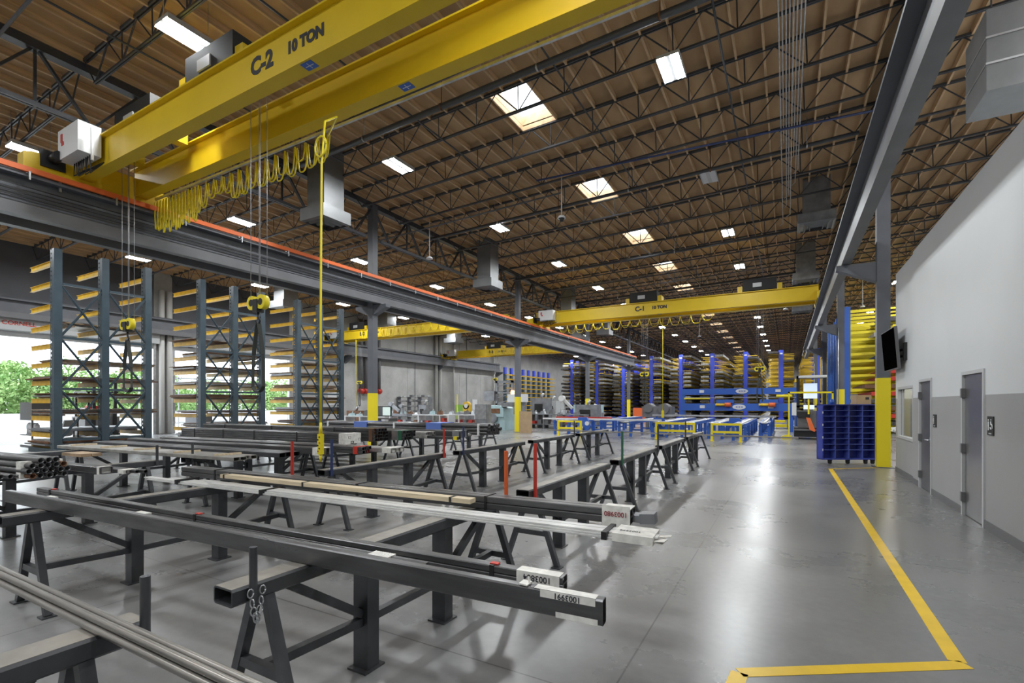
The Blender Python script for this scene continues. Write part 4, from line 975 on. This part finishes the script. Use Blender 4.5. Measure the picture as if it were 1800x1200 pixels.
stock('tube_stack', 'grey tube stack with torn paper on its end, behind the pendant control', 'steel stock', (-12.4, 6.3, ZT), (-6.2, 6.75, ZT), 3, 1, .12, .08, bundle_l, wrap=(.98,))
stock('big_tube_bundle', 'thick banded bundle of dark steel with a white taped end', 'steel stock', (-14.4, 7.35, ZT), (-8.5, 7.75, ZT), 6, 4, .075, .055, darktube, straps=(.1, .3, .5, .75), wrap=(.99,))
stock('big_tube_bundle', 'large banded bundle of dark steel with brick-red painted end', 'steel stock', (-14.7, 8.1, ZT), (-8.4, 8.55, ZT), 5, 4, .09, .075, darktube, endm=rust, straps=(.15, .45, .8))
stock('big_tube_bundle', 'dark steel bundle with a dark green painted end', 'steel stock', (-14.6, 8.75, ZT), (-8.1, 9.2, ZT), 5, 3, .085, .075, darktube, endm=green, straps=(.2, .6), wrap=(.96,), wm=galv)
stock('tube_stack', 'stack of tubes with rusty open ends behind the red stop pin', 'steel stock', (-14.3, 9.4, ZT), (-8.0, 9.9, ZT), 5, 2, .09, .08, bundle_l, endm=None, straps=(.3,))
stock('tube_stack', 'wide square tube with a yellow marked end, behind the red stop pin', 'steel stock', (-14.3, 10.0, ZT), (-7.4, 10.5, ZT), 2, 1, .2, .18, darktube, wrap=(.985,), wm=galv)
r = root('blue_wrapped_pipe_bundle', (-9.5, 11.5, ZT), 'long bundle of dark pipes with blue wrap bands in front of the machines', 'pipe bundle')
for j in range(3):
    for i in range(6): MB().htube((-13.2, 11.2 + .12 * (i - 2.5), ZT + .06 + .1 * j), (-7.2 + rnd.uniform(-.05, .05), 11.75 + .12 * (i - 2.5), ZT + .06 + .1 * j), .055, .006, 10).build('pipe', darktube, r)
for t in (.25, .7): c = lerp((-13.2, 11.2, ZT + .16), (-7.2, 11.75, ZT + .16), t); MB().bar(c - V(.25, .02, 0), c + V(.25, .02, 0), .75, .33).build('blue_wrap', bluew, r)
for t in (.03, .47, .95): c = lerp((-13.2, 11.2, ZT + .16), (-7.2, 11.75, ZT + .16), t); MB().bar(c - V(.03, 0, 0), c + V(.03, 0, 0), .74, .325).build('white_band', white, r)
stock('tube_stack', 'small flat stack with taped ends below the blue-wrapped pipes', 'steel stock', (-13, 10.75, ZT), (-7.6, 11.05, ZT), 3, 1, .09, .05, bundle_l, wrap=(.97,))
stock('tube_stack', 'small square tube with a yellow marked end lying low beside the farther A-frames', 'steel stock', (-12, 9.6, ZT), (-7.0, 9.8, ZT), 1, 1, .08, .07, darktube, endm=yel2)
r = root('long_thin_bar', (-3, 14.2, ZT), 'single thin grey bar lying across the far trestles before the yellow rails', 'bar')
MB().bar((-6.8, 14.4, ZT + .03), (.25, 14.1, ZT + .03), .04, .04).build('bar', steel_top, r)
stock('tube_stack', 'dark pallet boards on the third-row trestle by the slate rack', 'timber', (-10.8, 3.62, ZT), (-10.15, 3.66, ZT), 2, 1, .14, .05, pallet, hollow=False)

# ================================================ AISLE OBJECTS
# pigeonhole cart
rz = math.radians(29.0)
r = root('pigeonhole_cart', (1.53, 16.57, 0), 'dark blue pigeonhole cart on casters beside the yellow column guard', 'cart', rz=rz)
Wc, Hc, Dc = 1.52, 1.56, .26; z0 = .12
sh_ = MB().box(-Wc / 2, -Wc / 2 + .03, 0, Dc, z0, z0 + Hc).box(Wc / 2 - .03, Wc / 2, 0, Dc, z0, z0 + Hc).box(-Wc / 2, Wc / 2, 0, Dc, z0 + Hc - .03, z0 + Hc).box(-Wc / 2, Wc / 2, 0, Dc, z0, z0 + .04).box(-Wc / 2, Wc / 2, Dc - .02, Dc, z0, z0 + Hc)
sh_.build('cabinet_shell', navy, r, world=False)
edge = pm('bin_edge', (.09, .13, .5), .4)
for k in range(1, 9): B(-Wc / 2 + .03, Wc / 2 - .03, .02, Dc - .02, z0 + .04 + (Hc - .07) * (k / 9.4) + (.07), z0 + .052 + (Hc - .07) * (k / 9.4) + .07).build('shelf', edge if k % 1 == 0 else navy, r, world=False)
for k in range(1, 4): B(-Wc / 2 + Wc * k / 4 - .007, -Wc / 2 + Wc * k / 4 + .007, .015, Dc - .02, z0 + .04, z0 + Hc - .03).build('divider', edge, r, world=False)
for x in (-.5, 0, .5, .7): MB().tube((x - .03, .08, .05), (x + .03, .08, .05), .05, 10).box(x - .04, x + .04, .04, .12, .08, .13).build('caster', rubber, r, world=False)
for x in (-Wc / 2 - .004, Wc / 2 - .03):
    for k in range(4): B(x + .004, x + .03, -.006, .0, z0 + .25 + .35 * k, z0 + .31 + .35 * k).build('edge_tab', white, r, world=False)
rb = root('cardboard_box', (1.86, 16.95, z0 + Hc), 'brown cardboard box on top of the blue pigeonhole cart', 'box', rz=rz)
B(-.19, .22, -.05, .18, .0, .26).build('carton', card, rb, world=False); B(.06, .16, -.053, -.05, .13, .2).build('print_mark', ink, rb, world=False); B(-.19, .22, .055, .075, .26, .262).build('seam_tape', paper, rb, world=False)
tag(put(MB().tube((0, 0, 0), (0, 0, .12), .05, 10).tube((0, 0, .12), (0, 0, .15), .05, 10, .02).mesh('spray_can', blue2), 'spray_can', loc=(1.12, 16.6, z0 + Hc)), 'small blue can on top of the pigeonhole cart, left side', 'can')
# order picker forklift
r = root('reach_forklift', (1.0, 27, 0), 'dark stand-up forklift with yellow guard frame parked in the aisle', 'forklift')
B(.3, 1.9, 26.9, 28.6, .12, .55).build('chassis', black, r); B(.45, 1.8, 27.0, 28.4, .55, 1.35).build('body', base_g, r)
MB().box(.42, .56, 28.5, 28.7, .1, 3.1).box(1.55, 1.69, 28.5, 28.7, .1, 3.1).box(.42, 1.69, 28.5, 28.7, 2.95, 3.08).box(.42, 1.69, 28.5, 28.7, 1.5, 1.6).build('mast', black, r)
MB().box(.75, .8, 28.45, 28.5, .5, 2.9).box(1.3, 1.35, 28.45, 28.5, .5, 2.9).build('mast_chain', base_g, r)
MB().box(.05, .12, 26.8, 26.87, 0, 2.25).box(1.8, 1.87, 26.8, 26.87, .6, 2.25).box(.05, 1.87, 26.8, 26.87, 2.18, 2.26).box(.05, .12, 26.8, 28.5, 2.18, 2.26).build('guard_frame', yel2, r)
MB().prism([(-.25, 0), (.2, 0), (.2, .16), (-.05, .2), (-.25, .12)], 26.7, 27.0).build('step_fender', yel2, r)
B(.72, 1.3, 28.3, 28.34, 1.95, 2.7).build('windscreen', glow, r); B(.7, 1.15, 27.5, 27.55, 1.42, 1.62).build('terminal_screen', glow, r); B(.5, 1.65, 27.3, 28.0, 2.95, 3.05).build('lamp_bar', white, r)  # windscreen is no lamp; its pale brightness is put in as emission
MB().box(.4, .95, 26.86, 27.0, 1.05, 1.32).box(1.25, 1.7, 26.86, 27.0, 1.05, 1.32).build('side_pad', black, r)
B(.3, 1.9, 26.75, 27.1, .42, .5).build('deck_plate', base_g, r)
B(.85, .92, 26.75, 26.8, 1.2, 1.9).build('yellow_strap', yel2, r)
tag(MB().prism([(.78, 1.05), (.95, 1.02), (1.15, .45), (1.12, .38), (.92, .48), (.86, .75)], 26.66, 26.74).build('hazard_bag', orange), 'bright orange harness bag hanging on the front of the forklift', 'bag')
# guard rails
def guard(xa, xb, y, lb, n=1):
    r = root('guard_rail', ((xa + xb) / 2, y, 0), lb, 'guard rail')
    for x in (xa, xb): B(x - .05, x + .05, y - .05, y + .05, 0, .82).build('post', yel2, r); B(x - .09, x + .09, y - .09, y + .09, 0, .015).build('base_plate', yel2, r)
    for z in (.42, .77): B(xa + .05, xb - .05, y - .03, y + .03, z - .05, z + .05).build('rail', yel2, r)
guard(-10.5, -9.25, 23.6, 'left yellow guard rail before the blue conveyors'); guard(-5.42, -3.72, 23.6, 'middle yellow guard rail before the blue conveyors'); guard(-2.95, -1.78, 23.6, 'right yellow guard rail before the blue conveyors')
# roller conveyors
def conveyor(x, ya, yb, w_, z, lb, nl=5, rl=True):
    r = root('roller_conveyor', (x, (ya + yb) / 2, 0), lb, 'conveyor', 'blue roller conveyors')
    for s_ in (-1, 1): B(x + s_ * w_ / 2 - .03, x + s_ * w_ / 2 + .03, ya, yb, z - .14, z).build('side_rail', blue2, r)
    for k in range(nl):
        y = ya + .2 + (yb - ya - .4) * k / (nl - 1)
        for s_ in (-1, 1): B(x + s_ * w_ / 2 - .06, x + s_ * w_ / 2 + .06, y - .05, y + .05, 0, z - .14).build('leg', blue2, r)
        B(x - w_ / 2, x + w_ / 2, y - .03, y + .03, .2, .27).build('crossbar', blue2, r)
    if rl:
        y = ya + .2; me = MB().tube((-w_ / 2 + .03, 0, 0), (w_ / 2 - .03, 0, 0), .045, 8).mesh('roller', galv)
        while y < yb - .1: put(me, 'roller', r, loc=(0, y - (ya + yb) / 2, z - .04)); y += .42
for i, (x, ya, yb, w_) in enumerate(((-10.8, 24.5, 33, .8), (-9.3, 26, 35, .5), (-7.3, 24.6, 34, .6), (-5.6, 24.8, 34, .7), (-4.2, 24.5, 33, .5), (-3.0, 25, 34, .6), (-1.9, 24.3, 34, .5), (-.95, 26.5, 36, .4))):
    conveyor(x, ya, yb, w_, .78, 'blue roller conveyor table running away behind the guard rails, %s from the left' % ORD[i])
for i, (x, y) in enumerate(((-9.9, 25.2), (-6.0, 26.0), (-2.5, 27.5))):
    r = root('drive_unit', (x, y, 0), 'blue conveyor drive bracket with grey motor, %s from the left' % ORD[i], 'machine', 'conveyor drive units')
    MB().prism([(x - .2, 0), (x + .35, 0), (x + .6, .5), (x + .4, .95), (x - .1, .95)], y - .1, y + .1).build('side_plate', blue2, r)
    MB().tube((x + .1, y - .35, .35), (x + .1, y - .1, .35), .16, 12).build('motor', galv, r); MB().tube((x + .42, y - .13, .62), (x + .42, y - .1, .62), .12, 12).build('dial', white, r)
r = root('white_transfer_bars', (-9, 26, .8), 'pair of long white bars lying across the left conveyors', 'bar')
MB().box(-12.3, -5.6, 25.4, 25.55, .8, .88).build('bar', white, r); B(-12.0, -8.6, 26.6, 26.75, .83, .93).build('bar', red, r)
r = root('measuring_rail', (-3.5, 29.5, .9), 'long grey measuring rail over the right-hand conveyors', 'rail')
B(-7.0, -.5, 29.4, 29.6, .95, 1.05).build('rail_bar', galv, r); B(-6.8, -6.7, 29.45, 29.55, 0, .95).build('leg', blue2, r); B(-.8, -.7, 29.45, 29.55, 0, .95).build('leg', blue2, r)
# gantry saw beams
def gantry(xa, xb, y, z0, z1, lb, post=True):
    r = root('gantry_beam', ((xa + xb) / 2, y, z0), lb, 'gantry')
    B(xa, xb, y - .14, y + .14, z0, z1).build('beam', blue2, r)
    MB().box(xa + .1, xb - .2, y - .16, y - .14, z0 - .02, z0 + .03).build('lower_lip', blue2, r)
    for x in (xa + .1, xb - .1): B(x - .13, x + .13, y - .13, y + .13, 0, z0).build('leg', blue2, r)
    xm = (xa + xb) / 2 + .3
    m_ = MB(); n = 20; m_.face([(xm + .38 * math.cos(2 * math.pi * i / n), y - .165, (z0 + z1) / 2 + .16 * math.sin(2 * math.pi * i / n)) for i in range(n)]); m_.build('oval_badge', white, r)
    for k in range(3): m_2 = MB().bar((xm - .18 + .15 * k, y - .17, (z0 + z1) / 2 - .05), (xm - .08 + .15 * k, y - .17, (z0 + z1) / 2 + .05), .02, .02).bar((xm - .18 + .15 * k, y - .17, (z0 + z1) / 2 + .05), (xm - .08 + .15 * k, y - .17, (z0 + z1) / 2 - .05), .02, .02).build('badge_mark', blue2, r)
    for x in (xa + 1.2, xb - 1.3): B(x, x + .3, y - .155, y - .14, (z0 + z1) / 2 - .08, (z0 + z1) / 2 + .1).build('plate', white, r)
    return r
r = gantry(-6.5, .65, 36, 2.33, 2.72, 'upper blue gantry beam of the saw line with white oval badge')
MB().tube((-.6, 35.8, 2.18), (.3, 35.8, 2.18), .1, 10).build('air_cylinder', yel2, r); B(-6.3, -4.6, 35.75, 35.9, 2.0, 2.08).build('yellow_track', yel2, r); B(-6.3, .5, 35.8, 35.84, 2.08, 2.12).build('cable_track', galv, r)
r = gantry(-6.1, .3, 33.5, 1.27, 1.7, 'lower blue gantry beam of the saw line with two red motors')
for x in (-3.4, -.95):
    MB().tube((x, 33.25, 1.62), (x + .35, 33.25, 1.62), .14, 10).build('red_motor', orange2, r); MB().tube((x - .55, 33.25, 1.62), (x, 33.25, 1.62), .08, 10).build('gear_tube', arm_y, r); B(x - .5, x + .5, 33.3, 33.6, 1.72, 1.95).build('slide_carriage', blue2, r)
B(.25, .65, 33.2, 33.6, 1.0, 1.75).build('control_box', white, r)
for i, (x, y) in enumerate(((1.0, 31), (1.05, 33), (1.1, 35), (1.1, 37))):
    tag(B(x - .1, x + .1, y - .08, y + .08, 0, 1.05).build('machine_post', blue2), 'short blue post on the right side of the saw line, %s from the camera' % ORD[i], 'post', 'blue machine posts')
r = root('yellow_step', (-.3, 38, 0), 'small yellow and blue step at the far end of the conveyors', 'step')
B(-1.0, .0, 37.6, 38.2, .1, .28).build('tread', yel2, r); B(-.9, -.1, 38.2, 38.7, .4, .55).build('tread', yel2, r)
MB().box(-1.05, -1.0, 37.6, 38.7, 0, .6).box(0, .05, 37.6, 38.7, 0, .6).build('side_frame', blue2, r)
r = root('dark_machine', (-7, 33, 0), 'dark motor housing with hoses between the racks and the lower gantry', 'machine')
MB().box(-8.4, -6.5, 32.5, 33.6, .8, 1.5).tube((-8.0, 32.4, 1.4), (-8.0, 33.5, 1.4), .3, 12).tube((-7.0, 32.4, 1.35), (-7.0, 33.5, 1.35), .35, 12).build('housing', base_g, r); MB().box(-8.2, -8.0, 32.6, 32.8, 0, .8).box(-6.9, -6.7, 32.6, 32.8, 0, .8).build('leg', base_g, r)
tag(B(-12.2, -11.0, 44, 45, .0, 1.3).build('orange_crate', orange2), 'orange crate at the foot of the blue racks', 'crate')

# ================================================ MACHINE SHOP (LEFT OF THE AISLE)
def at(u, Y, z=0):
    k = (u - 900) / F; x = Y * (-math.sin(TH) + k * math.cos(TH)) / (math.cos(TH) + k * math.sin(TH)); return V(x, Y, z)
c = at(866, 26.5)
r = root('milling_machine', tuple(c), 'pale blue milling machine behind the blue-wrapped pipes', 'machine'); x, y = c.x, c.y
B(x - 1.1, x + .9, y, y + 1.3, 0, 1.0).build('base_casting', iceblue, r); MB().prism([(x - 1.3, .85), (x + .85, .85), (x + .85, 1.4), (x + .6, 1.55), (x - 1.0, 1.6), (x - 1.3, 1.4)], y - .1, y + 1.2).build('head_casting', iceblue, r)
B(x - .2, x + .6, y - .13, y - .1, 1.08, 1.38).build('glass_window', rust, r); MB().tube((x + .1, y - .25, .75), (x + .1, y, .75), .3, 14).tube((x - .8, y - .3, 1.2), (x - .8, y - .1, 1.2), .15, 12).build('hand_wheel', sheetg, r)
B(x + .7, x + 1.5, y - .1, y + .6, 1.5, 1.75).build('side_arm', sheetg, r); MB().tube((x - 1.2, y - .2, 1.1), (x - .9, y - .2, 1.5), .05, 8).build('lever', sheetg, r)
c = at(845, 23.5); r = root('tall_panel_cabinet', tuple(c), 'tall narrow grey cabinet left of the pale blue milling machine', 'cabinet'); B(c.x - .4, c.x + .4, c.y, c.y + .5, 0, 1.65).build('body', sheetg, r); B(c.x - .36, c.x + .36, c.y - .02, c.y, .8, 1.6).build('door', galv, r)
c = at(885, 29.5); r = root('press_frame', tuple(c), 'tall grey press frame behind the milling machine', 'machine'); x, y = c.x, c.y
MB().box(x - .65, x - .5, y, y + .15, 0, 3.3).box(x + .6, x + .75, y, y + .15, 0, 3.3).box(x - .65, x + .75, y, y + .15, 3.15, 3.3).box(x - .65, x + .75, y, y + .15, 2.4, 2.5).box(x - .65, x + .75, y, y + .15, 1.6, 1.7).build('frame', sheetg, r)
for k in range(4): MB().bar((x - .6, y + .05, 1.7 + .4 * k), (x + .65, y + .05, 2.0 + .38 * k), .05, .05).build('brace', sheetg, r)
MB().box(x - 1.5, x - .65, y - .2, y + .4, 1.9, 2.6).build('side_housing', sheetg, r)
c = at(903, 29.2); r = root('plasma_unit', tuple(c), 'white machine head with glowing amber lamp beside the yellow column guard', 'machine'); x, y = c.x, c.y
B(x - .6, x + .5, y, y + .8, 0, 1.8).build('body', sheetg, r); B(x - .5, x + .7, y, y + .8, 1.8, 2.35).build('white_hood', white, r); MB().tube((x - .2, y + .2, 2.35), (x - .2, y + .2, 2.6), .12, 10).build('beacon', amber, r)
c = at(925, 24.8); tag(B(c.x - .45, c.x + .35, c.y, c.y + .06, 0.0, 1.25).build('plywood_panel', card), 'upright tan panel leaning right of the yellow column guard', 'panel')
c = at(667, 19.5); r = root('computer_workstation', tuple(c), 'computer workstation with monitor showing a green picture at the left column', 'workstation'); x, y = c.x, c.y
B(x - .55, x + .75, y, y + .6, .85, .9).build('desktop', base_g, r); MB().box(x - .5, x - .45, y, y + .6, 0, .85).box(x + .65, x + .7, y, y + .6, 0, .85).box(x - .5, x + .7, y + .02, y + .5, .4, .44).build('stand', base_g, r)
B(x - .5, x + .55, y + .3, y + .36, 1.0, 1.55).build('monitor', black, r); B(x - .05, x + .5, y + .29, y + .3, 1.05, 1.5).build('monitor_picture', monitor, r); B(x - .48, x - .08, y + .29, y + .3, 1.04, 1.5).build('side_panel', sheetg, r)
for i, (u, Y, w_, h_, lb) in enumerate(((632, 21, 2.6, .95, 'long white workbench with drawers left of the computer workstation'), (735, 26, 5.2, .95, 'long white workbench below the concrete wall'), (806, 29, 3.6, .9, 'white shop table beside the white wall pipes'), (985, 31, 3.6, .95, 'dark shop table left of the guard rail'), (955, 30, 2.2, 1.0, 'dark machine bench right of the yellow column guard'))):
    c = at(u, Y); dark = i > 2; m1 = base_g if dark else white; r = root('workbench', tuple(c), lb, 'workbench'); x, y = c.x, c.y
    B(x - w_ / 2, x + w_ / 2, y, y + .8, h_ - .06, h_).build('top', m1 if not dark else sheetg, r); B(x - w_ / 2 + .1, x + w_ / 2 - .1, y + .05, y + .7, .25, .31).build('lower_shelf', m1, r)
    for a_ in (-w_ / 2 + .05, 0, w_ / 2 - .05): B(x + a_ - .05, x + a_ + .05, y, y + .75, 0, h_ - .06).build('leg', m1, r)
    for k in range(int(w_ * 2)): 
        a_ = -w_ / 2 + .25 + k * .5; B(x + a_ - .14, x + a_ + .14, y + .1, y + .5, .31, .31 + rnd.uniform(.12, .3)).build('stored_bin', rnd.choice([sheetg, rust, base_g, red]), r)
    for k in range(int(w_ * 1.5)):
        a_ = -w_ / 2 + .3 + k * .66; hh = rnd.uniform(.08, .38)
        tag(MB().prism([(x + a_ - .15, h_), (x + a_ + .15, h_), (x + a_ + .1, h_ + hh), (x + a_ - .1, h_ + hh * .8)], y + .15, y + .45).tube((x + a_, y + .3, h_ + hh * .7), (x + a_ + .12, y + .3, h_ + hh + .1), .03, 6).build('bench_tool', rnd.choice([sheetg, galv, base_g, iceblue, sheetg, rust])), 'small tool, %s from the left on the %s' % (ORD[k], ('drawer workbench', 'longest white workbench', 'white shop table', 'dark table by the rail', 'dark machine bench')[i]), 'tool', 'tools on %s' % lb[:30])
c = at(700, 23.5); r = root('drill_press', tuple(c), 'silver articulated drill machine beside the computer workstation', 'machine'); x, y = c.x, c.y
MB().tube((x - .6, y, 0), (x - .6, y, 1.5), .13, 10).box(x - .9, x - .3, y - .3, y + .3, 0, .5).build('column', galv, r); MB().bar((x - .6, y, 1.65), (x + .1, y, 1.2), .16, .16).bar((x + .3, y, 1.6), (x + .4, y, 1.0), .12, .13).tube((x - .6, y - .12, 1.65), (x - .6, y + .12, 1.65), .16, 12).tube((x + .3, y - .12, 1.55), (x + .3, y + .12, 1.55), .13, 12).build('arm', sheetg, r)
MB().box(x - .8, x + .8, y - .1, y + .4, .9, 1.05).build('table', sheetg, r)
c = at(725, 33); r = root('storage_shelf', tuple(c), 'wire shelving with small parts in front of the concrete wall', 'shelf'); x, y = c.x, c.y
for a_ in (-1.8, -.6, .6, 1.8): B(x + a_ - .03, x + a_ + .03, y, y + .5, 0, 2.3).build('upright', sheetg, r)
for z in (.5, .95, 1.4, 1.85, 2.25):
    B(x - 1.8, x + 1.8, y, y + .5, z, z + .03).build('shelf', sheetg, r)
    for k in range(8): B(x - 1.7 + .44 * k, x - 1.4 + .44 * k, y + .05, y + .4, z + .03, z + .03 + rnd.uniform(.06, .2)).build('stored_part', rnd.choice([lgrey, sheetg, white, lgrey]), r)
c = at(821, 31); r = root('band_saw', tuple(c), 'yellow band saw in front of the concrete wall', 'machine'); x, y = c.x, c.y
MB().tube((x, y - .15, 1.55), (x, y + .15, 1.55), .3, 16).box(x - .3, x + .3, y - .15, y + .15, 1.0, 1.55).build('wheel_guard', arm_y, r); B(x - .4, x + .4, y - .4, y + .4, 0, 1.0).build('cabinet_base', sheetg, r); B(x - .5, x + .5, y - .5, y + .3, 1.0, 1.08).build('table', galv, r); MB().tube((x, y - .17, 1.52), (x, y - .15, 1.52), .17, 14).build('wheel_face', white, r)
c = at(807, 33); tag(MB().box(c.x - .4, c.x + .4, c.y, c.y + .4, 1.0, 1.6).box(c.x - .3, c.x + .3, c.y, c.y + .4, 0, 1.0).build('green_box', pm('lime_paint', (.25, .55, .1), .5)), 'lime green box on a stand near the band saw', 'box')
tag(MB().bar((at(804, 30).x, 30, 0), (at(804, 30).x, 30, 2.4), .06, .06).build('yellow_post', yel2), 'thin yellow post in front of the concrete wall', 'post')
c = at(1000, 36); r = root('robot_arm', (c.x + 1.0, c.y, 0), 'white jointed machine arm in front of the blue racks', 'machine'); x, y = at(990, 36).x, 36
MB().tube((x, y, 0), (x, y, 1.2), .3, 12).build('pedestal', sheetg, r); MB().bar((x, y, 1.2), (x - .1, y, 2.1), .3, .3).build('upright_arm', lgrey, r); MB().bar((x - .1, y, 2.15), (x + .8, y, 1.3), .22, .2).build('forearm', lgrey, r); MB().tube((x - .1, y - .2, 2.1), (x - .1, y + .2, 2.1), .24, 14).build('elbow', white, r)
B(x + 1.0, x + 3.2, y - .3, y + .5, 1.0, 1.6).build('cutting_head', iceblue, r); B(x + 1.0, x + 3.2, y - .4, y + .6, 0, 1.0).build('cutting_base', sheetg, r)
for i, (u, Y, w_, h_, mt) in enumerate(((742, 29, .7, 1.6, sheetg), (968, 33.5, .9, 1.9, lgrey), (1030, 32, 1.6, 1.6, sheetg), (1040, 35, 1.0, 1.3, galv), (620, 24, 1.2, 1.2, rust), (948, 32, 1.3, 2.1, sheetg))):
    c = at(u, Y); r = root('shop_machine', tuple(c), '%s machine cabinet among the shop machines, %s from the left' % ('brown' if mt is rust else 'grey', ORD[[2, 4, 5, 6, 0, 3][i] if True else 0]), 'machine'); x, y = c.x, c.y
    B(x - w_ / 2, x + w_ / 2, y, y + .8, .1, h_).build('housing', mt, r); B(x - w_ * .3, x + w_ * .2, y - .02, y, h_ * .5, h_ * .8).build('panel', black, r); MB().tube((x, y + .3, h_), (x + .2, y + .3, h_ + .35), .09, 10).build('spout', galv, r); MB().box(x - w_ / 2, x - w_ / 2 + .1, y, y + .1, 0, .1).box(x + w_ / 2 - .1, x + w_ / 2, y, y + .1, 0, .1).build('foot', rubber, r)
# wall services
for k in range(5):
    y = 28.6 + k * .5; r = root('sprinkler_riser', (X0 + .25, y, 2.2), 'dark vertical riser pipe with red valve on the concrete wall, %s of five' % ORD[k], 'pipe', 'sprinkler risers on the wall')
    MB().tube((X0 + .3, y, 2.9), (X0 + .3, y, 8.6), .14, 10).build('riser', base_g, r); MB().tube((X0 + .3, y - .2, 2.75), (X0 + .3, y + .2, 2.75), .2, 10).tube((X0 + .3, y, 2.5), (X0 + .3, y, 2.9), .16, 10).build('valve', red, r)
for i, (y, z1, rr) in enumerate(((38.5, 9, .16), (39.1, 9, .16), (41.4, 8.6, .09), (14.05, 8.0, .14), (14.45, 8.0, .14), (49.5, 9, .1))):
    rr_ = MB().tube((X0 + .22, y, 0.02), (X0 + .22, y, z1), rr, 10); m_ = rr_
    tag(m_.build('downpipe', pipe_w), 'white vertical downpipe on the concrete wall, %s from the camera' % ORD[[2, 3, 4, 0, 1, 5][i]], 'pipe', 'white wall pipes')
for i, y in enumerate((23, 27, 35.5, 44)): tag(MB().tube((X0 + .06, y, .3), (X0 + .06, y, 8.8), .025, 6).build('wall_conduit', frame_g), 'thin conduit running up the concrete wall, %s from the camera' % ORD[i], 'conduit', 'wall conduits')
r = root('door_5', (X0, 45.5, 0), kind='structure'); B(X0 + .001, X0 + .06, 45, 46.1, 0, 2.2).build('door_frame', lgrey, r); B(X0 + .06, X0 + .09, 45.08, 46.02, 0, 2.12).build('door_leaf', white, r); MB().tube((X0 + .09, 45.2, 1.0), (X0 + .16, 45.2, 1.0), .03, 8).build('handle', galv, r)
tag(MB().tube((X0 + .15, 36.8, 1.1), (X0 + .15, 36.8, 1.6), .1, 10).tube((X0 + .15, 36.8, 1.6), (X0 + .15, 36.8, 1.72), .04, 8).build('fire_extinguisher', red), 'red fire extinguisher on the concrete wall', 'extinguisher')
tag(MB().box(X0 + .001, X0 + .04, 25.5, 26.9, 1.6, 2.9).build('wall_panel', white), 'square pale panel on the concrete wall behind the slate racks', 'panel')
bpy.context.view_layer.update()
